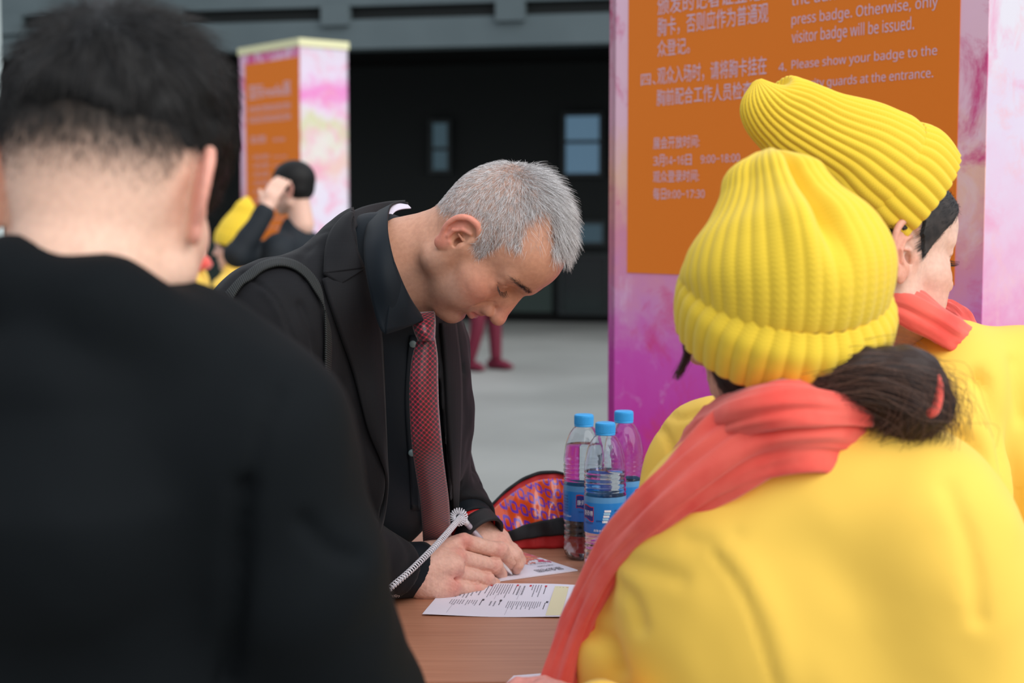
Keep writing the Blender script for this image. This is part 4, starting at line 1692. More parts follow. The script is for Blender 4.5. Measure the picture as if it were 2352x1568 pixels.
lo, hi = np.array([-0.50, 1.86, 0.42]), np.array([0.06, 2.58, 1.33])
# shirt
fs = Field(lo, hi, 0.006)
torso(fs, 0.0)
V, Q = fs.mesh(2)
me = fast_mesh(V, Q)
shirt = link('shirt', me, m_shirt, man)

# jacket: the trunk and two sleeves, open at the front
RE, RW = np.array(P(655, 1180, 1.97)), np.array(P(900, 1306, 2.115))
LE, LW = np.array(P(1005, 1085, 2.42)), np.array(P(1072, 1190, 2.29))
fj = Field(lo, hi, 0.0042)
torso(fj, 0.013)
# left front panel hanging forward
fj.chain([np.array(P(1000, 800, 2.24)), np.array(P(1024, 950, 2.25)), np.array(P(1032, 1100, 2.30)), np.array(P(1030, 1250, 2.36))], [0.035, 0.030, 0.027, 0.024], 0.03)
OPEN = [(812, 440), (815, 520), (822, 574), (850, 640), (871, 730), (877, 820), (883, 900), (887, 1061), (885, 1111), (866, 1208), (850, 1330), (1040, 1330), (1030, 1100), (1016, 950), (1006, 850), (985, 740), (960, 640), (960, 440)]
sl, X, Y, Z = fj._sl(lo, hi)
sd = px_poly_sd(X, Y, Z, OPEN)
front = -(((X - T0.x) * CN.x + (Y - T0.y) * CN.y) - 0.02)
neckcut = np.maximum(sd, np.maximum(front, -0.0 + 0 * Z)) if False else np.maximum(sd, front)
fj.f = np.maximum(fj.f, -neckcut.astype(np.float32))
fj.chain([RS, np.array(P(625, 960, 1.97)), RE], [0.073, 0.069, 0.060], 0.01, 0.03)
fj.chain([RE, np.array(P(780, 1250, 2.03)), RW], [0.060, 0.053, 0.0435], 0.012)
fj.chain([LS_, np.array(P(972, 940, 2.38)), LE], [0.072, 0.060, 0.057], 0.01, 0.03)
fj.chain([LE, LW], [0.056, 0.043], 0.012)
# sleeve creases
for (a, b_, r) in [((1062, 1010, 2.36), (1100, 1030, 2.36), 0.006), ((1064, 1060, 2.36), (1104, 1075, 2.36), 0.007), ((1066, 1112, 2.34), (1110, 1128, 2.34), 0.006)]:
    fj.cut_cone(np.array(P(*a)), np.array(P(*b_)), r, r, 0.012)
for (a, b_, r) in [((800, 1190, 2.02), (760, 1330, 1.98), 0.007), ]:
    fj.cut_cone(np.array(P(*a)), np.array(P(*b_)), r, r, 0.014)
# cut the sleeve ends
for c, d in ((RW + (RW - RE) / np.linalg.norm(RW - RE) * 0.012, (RW - RE)), (LW + (LW - LE) / np.linalg.norm(LW - LE) * 0.008, (LW - LE))):
    d = d / np.linalg.norm(d)
    dist = (X - c[0]) * d[0] + (Y - c[1]) * d[1] + (Z - c[2]) * d[2]
    rr_ = np.sqrt((X - c[0]) ** 2 + (Y - c[1]) ** 2 + (Z - c[2]) ** 2)
    fj.f = np.maximum(fj.f, np.where(rr_ < 0.075, np.minimum(dist, 0.075 - rr_), -1).astype(np.float32))
V, Q = fj.mesh(2)
nrm = normals(V, Q)
V = V + nrm * (0.0016 * vnoise(V, 30.0) + 0.0008 * vnoise(V, 75.0, 2.0))[:, None]


def crease(V, nrm, line, width, depth, far=2.6):
    """press a seam or a fold into the cloth along a line seen in the photograph"""
    u, v = proj(V)
    ln_ = even([(a, b_) for a, b_ in line], 60)
    d2 = np.full(len(V), 1e9)
    for a, b_ in zip(ln_[:-1], ln_[1:]):
        e = b_ - a
        t = np.clip(((u - a[0]) * e[0] + (v - a[1]) * e[1]) / max(e @ e, 1e-9), 0, 1)
        d2 = np.minimum(d2, (u - a[0] - t * e[0]) ** 2 + (v - a[1] - t * e[1]) ** 2)
    view = V - np.array(EYE)
    view /= np.linalg.norm(view, axis=1)[:, None]
    facing = np.clip(-(nrm * view).sum(1) * 3, 0, 1) * (V[:, 1] < far)
    return V - nrm * (depth * np.exp(-d2 / width ** 2) * facing)[:, None]


for ln_, w_, d_ in [([(560, 628), (590, 648), (615, 668), (642, 702), (672, 775), (692, 830), (705, 900)], 5, 0.0035), ([(612, 668), (640, 705), (668, 778), (686, 832)], 14, -0.003),
                    ([(560, 800), (600, 850), (620, 930)], 14, 0.005), ([(690, 700), (720, 780), (735, 860)], 10, 0.004), ([(720, 560), (690, 600), (700, 640)], 9, 0.0025),
                    ([(520, 760), (540, 840), (545, 920)], 12, 0.004), ([(760, 900), (790, 1000), (800, 1120)], 14, 0.005), ([(700, 545), (760, 530), (790, 560)], 5, 0.0015),
                    ([(1050, 830), (1066, 855)], 4, 0.003), ([(1040, 870), (1064, 840)], 3, 0.003)]:
    V = crease(V, nrm, ln_, w_, d_)
me = fast_mesh(V, Q)
jacket = link('jacket', me, m_suit, man)
jac_bvh = BVHTree.FromPolygons([tuple(v) for v in V], [tuple(q) for q in Q])
shirt_bvh = BVHTree.FromObject(shirt, bpy.context.evaluated_depsgraph_get())


def hit_px(bvhs, u, v, default=2.1):
    d = (RT * ((u - CX) / F) + UP * ((CY - v) / F) + FW).normalized()
    best = None
    for b_ in bvhs:
        r = b_.ray_cast(EYE, d)
        if r[0] is not None and (best is None or r[3] < best):
            best = r[3]
    if best is None:
        best = default / d.y
    return EYE + d * best, d


def strip_between(name, left, right, mats, parent, n=40, k=10, lift=0.004, th=0.003, bvhs=None, bow=0.0, default=2.1, smooth=3, edge=0.0, fixed=None):
    """a sheet of cloth between two edges (as seen in the photograph) that lies on the surface below it"""
    A, B = even(left, n), even(right, n)
    G = np.zeros((n, k, 3))
    D = np.zeros((n, k))
    for i in range(n):
        for j in range(k):
            t = j / (k - 1)
            uv = A[i, :2] * (1 - t) + B[i, :2] * t
            if fixed:
                D[i, j] = (A[i, 2] * (1 - t) + B[i, 2] * t) - bow * math.sin(PI * t)
            else:
                p, d = hit_px(bvhs, uv[0], uv[1], default)
                D[i, j] = p.y
    for _ in range(0 if fixed else smooth * 3):
        E = D.copy()
        E[1:-1] = (D[:-2] + 2 * D[1:-1] + D[2:]) / 4
        E[:, 1:-1] = (E[:, :-2] + 2 * E[:, 1:-1] + E[:, 2:]) / 4
        D = np.minimum(E, D + 0.002)
    for i in range(n):
        for j in range(k):
            t = j / (k - 1)
            uv = A[i, :2] * (1 - t) + B[i, :2] * t
            Yd = D[i, j] - lift - (0 if fixed else bow * math.sin(PI * t)) - edge * t
            G[i, j] = P(uv[0], uv[1], Yd)
    V = G.reshape(-1, 3)
    me = mesh_from(V, grid_faces(n, k))
    l = me.uv_layers.new(name='UVMap')
    ii = np.array([lp.vertex_index for lp in me.loops])
    seg = np.r_[0, np.cumsum(np.linalg.norm(np.diff(G[:, k // 2], axis=0), axis=1))]
    wid = np.linalg.norm(G[:, -1] - G[:, 0], axis=1)
    UVs = np.array([[(j / (k - 1) - 0.5) * wid[i], seg[i]] for i in range(n) for j in range(k)])
    l.data.foreach_set('uv', UVs[ii].astype(np.float32).ravel())
    o = link(name, me, mats, parent)
    solidify(o, th, 0)
    return o


both = [jac_bvh, shirt_bvh]
# right lapel, below the notch, and the collar leaf above it
strip_between('lapel', [(741, 640), (748, 668), (764, 716), (786, 780), (811, 852), (843, 978), (874, 1052), (887, 1108), (878, 1180), (858, 1260)],
              [(836, 614), (851, 650), (868, 720), (876, 780), (880, 850), (885, 978), (888, 1056), (890, 1110), (882, 1182), (862, 1262)], m_suit, jacket, 60, 14, 0.007, 0.004, both, 0.004, 1.99)
strip_between('collar_leaf', [(806, 486), (784, 502), (760, 532), (748, 570), (742, 629)], [(812, 490), (808, 505), (808, 530), (819, 572), (835, 616)], m_suit, jacket, 40, 12, 0.010, 0.004, both, 0.004, 2.04)
strip_between('collar_leaf', [(742, 629), (760, 641), (781, 654)], [(835, 616), (835, 617), (836, 618)], m_suit, jacket, 12, 10, 0.0095, 0.004, both, 0.003, 2.0)
# left lapel beyond the tie
strip_between('lapel', [(1012, 742), (1022, 850), (1028, 980), (1036, 1100), (1042, 1220)], [(1046, 738), (1058, 850), (1060, 950), (1056, 1060), (1050, 1200)], m_suit, jacket, 40, 8, 0.006, 0.004, both, 0.003, 2.2)

# shirt collar standing round the neck, with folded points
CT = [(938, 466, 2.19), (915, 464, 2.165), (897, 474, 2.11), (891, 500, 2.055), (893, 545, 2.008), (905, 600, 1.985), (925, 655, 1.985), (950, 700, 2.005), (972, 732, 2.045)]
CB = [(905, 474, 2.215), (872, 484, 2.175), (848, 508, 2.09), (838, 550, 2.03), (838, 592, 2.0), (846, 650, 1.982), (860, 712, 1.978), (872, 752, 1.975), (884, 768, 1.976)]
sc_ = strip_between('shirt_collar', CB, CT, m_shirt, shirt, 50, 12, 0.0, 0.0028, fixed=True, bow=0.010)
strip_between('collar_leaf', [(784, 500, 2.08), (830, 478, 2.15), (880, 466, 2.22), (930, 462, 2.25)], [(808, 530, 2.05), (842, 505, 2.12), (885, 490, 2.2), (930, 480, 2.23)], m_suit, jacket, 24, 8, 0, 0.004, fixed=True, bow=0.003)
tip = strip_between('collar_point', [(884, 768, 1.976), (930, 752, 1.992), (972, 735, 2.012)], [(905, 600, 1.983), (938, 678, 1.990), (972, 732, 2.038)], m_shirt, shirt, 24, 12, 0.0, 0.0028, fixed=True, bow=0.004)
strip_between('collar_lining', [(893, 490, 2.11), (898, 474, 2.135), (912, 467, 2.165), (936, 470, 2.19)], [(896, 500, 2.105), (908, 486, 2.125), (924, 480, 2.145), (944, 478, 2.165)], m_lining, shirt, 24, 6, 0.0, 0.0015, fixed=True)
strip_between('placket', [(942, 770), (934, 840), (930, 920), (934, 1000), (940, 1080), (944, 1170)], [(962, 770), (952, 840), (950, 920), (954, 1000), (960, 1080), (964, 1170)], m_shirt, shirt, 30, 5, 0.0012, 0.002, [shirt_bvh], 0.0, 2.1)
m_button = mat('grey_shirt_button', rgb(120, 140, 142), 0.3)
for (u, v) in [(948, 790), (946, 1040)]:
    p, d = hit_px([shirt_bvh], u, v, 2.08)
    V, Fc = lathe([(0.0002, 0.002), (0.004, 0.002), (0.005, 0.001), (0.005, 0.0), (0.0002, 0.0)], 20)
    M = Matrix.Translation(p - d * 0.007) @ (-d).to_track_quat('Z', 'Y').to_matrix().to_4x4()
    link('button', mesh_from([M @ Vector(v_) for v_ in V], Fc), m_button, shirt)

# tie
m_tie = bpy.data.materials.new('red_checked_tie_silk')
m_tie.use_nodes = True
nt = m_tie.node_tree
b = nt.nodes['Principled BSDF']
b.inputs['Roughness'].default_value = 0.38
b.inputs['Sheen Weight'].default_value = 0.3
uvn = nt.nodes.new('ShaderNodeUVMap')
mp = nt.nodes.new('ShaderNodeMapping')
mp.inputs['Rotation'].default_value = (0, 0, math.radians(48))
mp.inputs['Scale'].default_value = (205, 205, 205)
nt.links.new(uvn.outputs[0], mp.inputs[0])
sp = nt.nodes.new('ShaderNodeSeparateXYZ')
nt.links.new(mp.outputs[0], sp.inputs[0])
fx = node_math(nt, 'FRACT', sp.outputs['X'])
fy = node_math(nt, 'FRACT', sp.outputs['Y'])
bx_ = node_math(nt, 'GREATER_THAN', fx, 0.36)
by_ = node_math(nt, 'GREATER_THAN', fy, 0.36)
blk = node_math(nt, 'MULTIPLY', bx_, by_)
half = node_math(nt, 'MULTIPLY', node_math(nt, 'LESS_THAN', fx, 0.36), node_math(nt, 'LESS_THAN', fy, 0.36))
mx = nt.nodes.new('ShaderNodeMix')
mx.data_type = 'RGBA'
nt.links.new(blk, mx.inputs['Factor'])
mx.inputs['A'].default_value = rgb(116, 12, 34)
mx.inputs['B'].default_value = rgb(22, 14, 24)
mx2 = nt.nodes.new('ShaderNodeMix')
mx2.data_type = 'RGBA'
nt.links.new(half, mx2.inputs['Factor'])
nt.links.new(mx.outputs['Result'], mx2.inputs['A'])
mx2.inputs['B'].default_value = rgb(170, 38, 62)
nt.links.new(mx2.outputs['Result'], b.inputs['Base Color'])
bp = nt.nodes.new('ShaderNodeBump')
bp.inputs['Strength'].default_value = 0.3
bp.inputs['Distance'].default_value = 0.0006
nt.links.new(blk, bp.inputs['Height'])
bp.invert = True
nt.links.new(bp.outputs[0], b.inputs['Normal'])
tie = strip_between('tie', [(962, 776, 2.035), (948, 822, 2.028), (942, 880, 2.022), (942, 940, 2.022), (947, 1020, 2.03), (957, 1090, 2.07), (966, 1150, 2.12), (973, 1250, 2.22), (975, 1290, 2.26)],
                    [(997, 776, 2.045), (1003, 822, 2.042), (1004, 880, 2.04), (1006, 940, 2.04), (1013, 1020, 2.047), (1022, 1090, 2.085), (1030, 1150, 2.135), (1036, 1250, 2.235), (1038, 1290, 2.275)],
                    m_tie, man, 80, 12, 0.0, 0.004, fixed=True, bow=0.010)
strip_between('tie_knot', [(944, 722, 2.052), (948, 742, 2.03), (954, 762, 2.022), (963, 782, 2.024)], [(997, 716, 2.06), (998, 738, 2.04), (997, 760, 2.033), (996, 782, 2.034)], m_tie, tie, 16, 12, 0.004, 0.004, fixed=True, bow=0.016)

# right sleeve cuff of the shirt
wa = np.array(P(896, 1310, 2.125))
wb = np.array(P(966, 1308, 2.165))
up_c = (0.08, -0.35, 0.95)
CUF = even([wa, (wa + wb) / 2, wb], 8)
V, Fc = tube_data(CUF, np.array([[0.037, 0.034]] * 8) * np.linspace(1.0, 1.03, 8)[:, None], 40, up_c, caps=False)
cuff = link('shirt_cuff', mesh_from(V, Fc), m_shirt, shirt)
solidify(cuff, 0.0022, 1)
wl0, wl1 = np.array(P(1066, 1180, 2.30)), np.array(P(1084, 1212, 2.275))
V, Fc = tube_data(even([wl0, (wl0 + wl1) / 2, wl1], 6), np.full(6, 0.036), 32, (0, 0, 1), caps=False)
cuff2 = link('shirt_cuff', mesh_from(V, Fc), m_shirt, shirt)
solidify(cuff2, 0.002, 1)
m_red_band = mat('red_wristband', rgb(190, 30, 30), 0.4)
wl2, wl3 = np.array(P(1080, 1204, 2.282)), np.array(P(1090, 1218, 2.27))
V, Fc = tube_data(even([wl2, (wl2 + wl3) / 2, wl3], 6), np.full(6, 0.0325), 32, (0, 0, 1), caps=False)
wb_ = link('wristband', mesh_from(V, Fc), m_red_band, man)
solidify(wb_, 0.003, 1)
wb_['label'] = 'red wristband on the left wrist'
wl2, wl3 = np.array(P(1088, 1212, 2.27)), np.array(P(1110, 1236, 2.255))
V, Fc = tube_data(even([wl2, (wl2 + wl3) / 2, wl3], 6), np.full(6, 0.033), 32, (0, 0, 1), caps=False)
wt = link('watch', mesh_from(V, Fc), m_bag_black, man)
solidify(wt, 0.004, 1)
wt['label'] = 'black watch strap on the left wrist'
# signature woven on the right cuff
V2, F2 = text_mesh('Cardin', 0.0115, shear=0.45)
cu_ax = Vector(wb - wa).normalized()
SG = []
for x, y in V2:
    uu = 878 + x * 1620
    vv = 1366 - (y - 0.003) * 1100 + (uu - 878) * 0.06
    p, d = hit_px([BVHTree.FromPolygons([tuple(v) for v in V], [tuple(f) for f in Fc]), jac_bvh], uu, vv, 2.09)
    SG.append(p - d * 0.002)
link('signature', mesh_from(SG, F2), m_white_ink, jacket, smooth=False)['label'] = 'small white woven signature on the right sleeve'

# hands ------------------------------------------------------------
HR = 0.00105


def hand_mesh(name, build, lo, hi, parent, base_col, knuckles, nails):
    f = Field(lo, hi, HR)
    build(f)
    V, Q = f.mesh(1)
    nrm = normals(V, Q)
    V = V + nrm * (0.0003 * vnoise(V, 300.0) + 0.0002 * vnoise(V, 700.0, 1.3))[:, None]
    col = np.tile(np.array(base_col[:3]), (len(V), 1))
    for c, r, a in knuckles:
        w = (a * np.exp(-((V - np.array(c)) ** 2).sum(1) / (r * r)))[:, None]
        col = col * (1 - w) + np.array(rgb(206, 112, 104)[:3]) * w
    for c, r, a in nails:
        w = (a * (((V - np.array(c)) ** 2).sum(1) < r * r))[:, None]
        col = col * (1 - w) + np.array(rgb(236, 190, 180)[:3]) * w
    me = fast_mesh(V, Q)
    set_color(me, 'skin', col)
    return link(name, me, SKIN_H, parent)


SKIN_H = skin_mat('hand_skin', bump=(700, 0.3, 0.0007))
q = lambda u, v, Y: np.array(P(u, v, Y))
R_wr = q(958, 1308, 2.15)
R_m = [q(1066, 1246, 2.222), q(1052, 1281, 2.190), q(1042, 1315, 2.170), q(1040, 1348, 2.156)]
R_f = [
    [R_m[0], q(1149, 1264, 2.250), q(1172, 1288, 2.265), q(1164, 1303, 2.272)],
    [R_m[1], q(1136, 1300, 2.238), q(1149, 1317, 2.262), q(1138, 1325, 2.268)],
    [R_m[2], q(1118, 1331, 2.218), q(1134, 1341, 2.233), q(1126, 1348, 2.236)],
    [R_m[3], q(1096, 1354, 2.188), q(1113, 1359, 2.203), q(1108, 1360, 2.205)],
]
R_r = [[0.0132, 0.0112, 0.0098, 0.0076], [0.0132, 0.0110, 0.0098, 0.0078], [0.0124, 0.0104, 0.0092, 0.0074], [0.0112, 0.0092, 0.0082, 0.0068]]


def build_right(f):
    # back of the hand
    f.cone(q(935, 1308, 2.138), R_wr, 0.0290, 0.0275, 0.01)
    f.ell((R_wr + R_m[1]) / 2 + np.array([0.0, 0.0, -0.002]), (0.040, 0.034, 0.023), 0.02)
    for i in range(4):
        w0 = R_wr + np.array([0.004, 0.006 - 0.004 * i, 0.016 - 0.011 * i])
        f.cone(w0, R_m[i] + np.array([-0.004, 0.004, -0.002]), 0.0175, 0.0120, 0.014)
    for i in range(3):
        f.cone(R_m[i] * 0.8 + R_wr * 0.2 + np.array([0, 0.006, 0]), R_m[i + 1] * 0.8 + R_wr * 0.2 + np.array([0, 0.006, 0]), 0.0125, 0.0125, 0.012)
    # heel on the table
    f.ell(q(1000, 1352, 2.155), (0.034, 0.024, 0.015), 0.018)
    # thumb side
    f.chain([R_wr + np.array([0.012, 0.03, 0.006]), q(1075, 1290, 2.275), q(1136, 1314, 2.298), q(1166, 1320, 2.296)], [0.021, 0.0165, 0.0125, 0.0095], 0.012, 0.02)
    for ch, rr_ in zip(R_f, R_r):
        g = Field(f.lo, [f.ax[i][-1] for i in range(3)], f.h)
        g.f = np.full(f.f.shape, 0.2, np.float32)
        g.chain(ch, rr_, 0.004)
        g.ell(ch[1] + np.array([0, -0.001, 0.001]), [rr_[1] * 1.10] * 3, 0.004)
        f.merge(g.f, 0.0022)
    for i in range(4):
        f.ell(R_m[i] + np.array([-0.001, -0.006, 0.0045]), (0.0115, 0.0105, 0.0100), 0.007)
    for i in range(4):
        f.cone(R_wr * 0.35 + R_m[i] * 0.65 + np.array([-0.002, -0.0115, 0.0085]), R_m[i] + np.array([-0.002, -0.0090, 0.0060]), 0.0035, 0.0055, 0.006)
    # creases between the knuckles and tendons
    for i in range(3):
        a = (R_m[i] + R_m[i + 1]) / 2 + np.array([0.006, -0.012, 0.002])
        f.cut_cone(a - np.array([0.016, 0.006, 0.0]), a + np.array([0.016, 0.004, 0.0]), 0.0030, 0.0042, 0.006)
        b1 = (R_m[i] + R_m[i + 1]) / 2 + np.array([0.010, -0.010, 0.003])
        b2 = (R_f[i][1] + R_f[i + 1][1]) / 2 + np.array([0.0, -0.009, 0.003])
        f.cut_cone(b1, b2, 0.0018, 0.0022, 0.0035)


kn = [(R_m[i] + np.array([0, -0.010, 0.004]), 0.013, 0.75) for i in range(4)] + [(R_f[i][1] + np.array([0, -0.008, 0.004]), 0.009, 0.5) for i in range(4)]
hb = rgb(222, 178, 162)
lo_h, hi_h = np.array([-0.175, 2.08, 0.742]), np.array([0.03, 2.34, 0.90])
right_hand = hand_mesh('right_hand', build_right, lo_h, hi_h, man, hb, kn, [(R_f[2][3] + np.array([0.004, -0.004, 0.006]), 0.0055, 0.5)])

L_wr = q(1080, 1215, 2.285)
L_m = [q(1150, 1252, 2.275), q(1146, 1240, 2.300), q(1140, 1234, 2.322), q(1128, 1232, 2.340)]
L_f = [
    [L_m[0], q(1180, 1278, 2.268), q(1188, 1296, 2.270), q(1186, 1308, 2.274)],
    [L_m[1], q(1184, 1272, 2.300), q(1193, 1287, 2.305), q(1192, 1296, 2.310)],
    [L_m[2], q(1176, 1262, 2.330), q(1188, 1278, 2.34), q(1190, 1284, 2.345)],
    [L_m[3], q(1160, 1256, 2.350), q(1174, 1270, 2.362), q(1178, 1274, 2.366)],
]


def build_left(f):
    f.cone(q(1066, 1196, 2.292), L_wr, 0.0270, 0.0260, 0.01)
    for i in range(4):
        f.cone(L_wr + np.array([0.0, -0.012 + 0.01 * i, 0.0]), L_m[i], 0.020, 0.0125, 0.014)
    f.ell((L_wr + L_m[1]) / 2 + np.array([0, 0, -0.014]), (0.036, 0.036, 0.026), 0.02)
    f.chain([L_wr + np.array([0.005, -0.02, -0.02]), q(1120, 1298, 2.255), q(1150, 1322, 2.262)], [0.020, 0.0145, 0.010], 0.01, 0.02)
    for ch, rr_ in zip(L_f, R_r):
        g = Field(f.lo, [f.ax[i][-1] for i in range(3)], f.h)
        g.f = np.full(f.f.shape, 0.2, np.float32)
        g.chain(ch, [r * 0.96 for r in rr_], 0.004)
        f.merge(g.f, 0.004)


kn = [(L_m[i] + np.array([0, -0.006, 0.008]), 0.012, 0.4) for i in range(4)]
left_hand = hand_mesh('left_hand', build_left, np.array([-0.12, 2.20, 0.742]), np.array([0.05, 2.41, 0.90]), man, hb, kn, [])

# trousers below the table edge
m_trouser = mat('dark_trouser_cloth', rgb(24, 25, 28), 0.8)
for nm, hip, knee, foot in (('trouser_leg', (-0.36, 2.20, 0.62), (-0.40, 2.22, 0.40), (-0.42, 2.24, 0.06)), ('trouser_leg', (-0.30, 2.40, 0.62), (-0.32, 2.44, 0.40), (-0.34, 2.46, 0.06))):
    tube(nm, even([hip, knee, foot], 14), np.linspace(0.095, 0.07, 14), m_trouser, man, 20, (1, 0, 0))
    V, Fc = tube_data(even([(foot[0] - 0.05, foot[1] + 0.02, 0.045), (foot[0] + 0.05, foot[1] - 0.02, 0.05), (foot[0] + 0.18, foot[1] - 0.09, 0.035)], 10), np.array([[0.04, 0.045]] * 8 + [[0.03, 0.04], [0.015, 0.02]]), 16)
    link('shoe', mesh_from(V, Fc), m_bag_black, man)

# shoulder bag strap over the suit
m_strap = bpy.data.materials.new('black_ribbed_webbing')
m_strap.use_nodes = True
nt = m_strap.node_tree
b = nt.nodes['Principled BSDF']
b.inputs['Base Color'].default_value = rgb(27, 30, 29)
b.inputs['Roughness'].default_value = 0.65
uvn = nt.nodes.new('ShaderNodeUVMap')
sp = nt.nodes.new('ShaderNodeSeparateXYZ')
nt.links.new(uvn.outputs[0], sp.inputs[0])
sn = node_math(nt, 'SINE', node_math(nt, 'MULTIPLY', sp.outputs['Y'], 2 * PI / 0.0028))
bp = nt.nodes.new('ShaderNodeBump')
bp.inputs['Strength'].default_value = 0.6
bp.inputs['Distance'].default_value = 0.001
nt.links.new(sn, bp.inputs['Height'])
nt.links.new(bp.outputs[0], b.inputs['Normal'])
SA = [(518, 672), (546, 642), (570, 622), (600, 602), (640, 592), (680, 600), (712, 622), (735, 655), (744, 700), (747, 760), (747, 820), (747, 880), (744, 950)]
SB = [(532, 690), (556, 655), (580, 640), (606, 620), (640, 610), (672, 616), (700, 636), (720, 664), (742, 702), (759, 760), (760, 820), (757, 880), (750, 950)]
strap = strip_between('bag_strap', SA, SB, m_strap, None, 70, 5, 0.008, 0.003, both, 0.0, 2.0)
tag(strap, 'black webbing bag strap over the shoulder of the dark suit', 'strap')
# ------------------------------------------------------------------ two women in yellow with knitted hats
m_yellow = mat('yellow_jacket_cloth', rgb(248, 203, 86), 0.72, 0.25, bump=(500, 0.12, 0.0006), sheen=0.1)
m_knit = bpy.data.materials.new('yellow_knitted_wool')
m_knit.use_nodes = True
nt = m_knit.node_tree
b = nt.nodes['Principled BSDF']
b.inputs['Roughness'].default_value = 0.85
b.inputs['Sheen Weight'].default_value = 0.2
b.inputs['Specular IOR Level'].default_value = 0.2
b.inputs['Base Color'].default_value = rgb(236, 200, 58)
uvn = nt.nodes.new('ShaderNodeUVMap')
sp = nt.nodes.new('ShaderNodeSeparateXYZ')
nt.links.new(uvn.outputs[0], sp.inputs[0])
# small V stitches
sy = node_math(nt, 'ADD', sp.outputs['Y'], node_math(nt, 'MULTIPLY', node_math(nt, 'ABSOLUTE', node_math(nt, 'SUBTRACT', node_math(nt, 'FRACT', sp.outputs['X']), 0.5)), 0.9))
st = node_math(nt, 'SINE', node_math(nt, 'MULTIPLY', sy, 2 * PI))
bp = nt.nodes.new('ShaderNodeBump')
bp.inputs['Strength'].default_value = 0.16
bp.inputs['Distance'].default_value = 0.0007
nt.links.new(st, bp.inputs['Height'])
nt.links.new(bp.outputs[0], b.inputs['Normal'])
m_scarf = mat('coral_scarf_cloth', rgb(240, 102, 88), 0.85, 0.15, bump=(800, 0.2, 0.0006), sheen=0.3, noise_col=(rgb(230, 80, 70), 18, 0.4, 0.65))
m_soft_hair = mat('soft_dark_hair', rgb(54, 46, 42), 0.5, 0.4, noise_col=(rgb(32, 26, 24), 60, 0.4, 0.6))
m_brown = mat('dark_brown_hair', rgb(48, 32, 27), 0.5, 0.35)
h_brown = hair_mat('brown_hair_strands', [(0.0, rgb(40, 26, 22)), (0.6, rgb(78, 54, 45)), (1.0, rgb(124, 90, 74))])
h_black = hair_mat('black_hair_strands', [(0.0, rgb(10, 9, 9)), (0.8, rgb(30, 27, 26)), (1.0, rgb(52, 48, 46))])
SKIN_F = skin_mat('pale_skin')


def knit(name, spine, radii, parent, ribs, amp, up0, seg_per=10, n=90, closed_top=True, flat=None, extra=None, stitch=0.0030, groove=None):
    """ribbed knitted tube along a spine; radii along it, pinched to a crown at the end"""
    sp_ = even(spine, n)
    t = np.linspace(0, 1, n)
    kk = np.linspace(0, 1, len(radii))
    rad = catmull(np.column_stack([kk, radii]), n)
    R = np.interp(t, rad[:, 0], rad[:, 1])
    T_, N_, B_ = frames(sp_, up0)
    m_ = ribs * seg_per
    a = np.linspace(0, 2 * PI, m_, endpoint=False)
    d = np.r_[0, np.cumsum(np.linalg.norm(np.diff(sp_, axis=0), axis=1))]
    V = np.zeros((n, m_, 3))
    for i in range(n):
        ph = ribs * a
        w = np.abs(np.sin(ph / 2)) ** 0.8
        fl = np.array(flat) if flat is not None else np.array([1.0, 1.0])
        r = R[i] - amp * min(1.0, R[i] / max(R) * 1.6) * (1 - w)
        if extra is not None:
            r = r * (1 + extra(t[i], a))
        V[i] = sp_[i] + (N_[i] * fl[0])[None] * (r * np.cos(a))[:, None] + (B_[i] * fl[1])[None] * (r * np.sin(a))[:, None]
    Fc = grid_faces(n, m_, True)
    VV = V.reshape(-1, 3)
    if closed_top:
        VV = np.vstack([VV, sp_[-1] + T_[-1] * 0.001])
        k = len(VV) - 1
        Fc += [((n - 1) * m_ + j, (n - 1) * m_ + (j + 1) % m_, k) for j in range(m_)]
    me = mesh_from(VV, Fc)
    l = me.uv_layers.new(name='UVMap')
    U = np.tile(np.arange(m_) / seg_per * 2.0, n)
    W = np.repeat(d / stitch, m_)
    if closed_top:
        U, W = np.r_[U, 0], np.r_[W, d[-1] / stitch]
    ii = np.zeros(len(me.loops), np.int32)
    me.loops.foreach_get('vertex_index', ii)
    uv = np.column_stack([U[ii], W[ii]])
    l.data.foreach_set('uv', uv.astype(np.float32).ravel())
    o = link(name, me, m_knit, parent)
    solidify(o, 0.003, -1)
    return o


def cloth_tube(name, pts, rad, m, parent, seg=40, n=120, folds=5, amp=0.18, up0=(0, 0, 1), seed=0.0):
    """a scarf: flattened tube with long folds; rad rows are (thick, wide)"""
    p = even(pts, n)
    kk = np.linspace(0, 1, len(rad))
    t = np.linspace(0, 1, n)
    r0 = np.interp(t, kk, [r[0] for r in rad])
    r1 = np.interp(t, kk, [r[1] for r in rad])
    T_, N_, B_ = frames(p, up0)
    V = []
    for i in range(n):
        for j in range(seg):
            a = 2 * PI * j / seg
            k = 1 + amp * math.sin(folds * a + 5 * t[i] + seed) + amp * 0.5 * math.sin((folds + 3) * a - 9 * t[i] + seed) + 0.05 * math.sin(30 * t[i] + 2 * a) + 0.05 * math.sin(11 * a + 14 * t[i]) + 0.03 * math.sin(17 * a - 25 * t[i])
            V.append(p[i] + N_[i] * r0[i] * k * math.cos(a) + B_[i] * r1[i] * k * math.sin(a))
    Fc = grid_faces(n, seg, True)
    Fc.append(tuple(range(seg))[::-1])
    Fc.append(tuple((n - 1) * seg + j for j in range(seg)))
    o = link(name, mesh_from(V, Fc), m, parent)
    return o


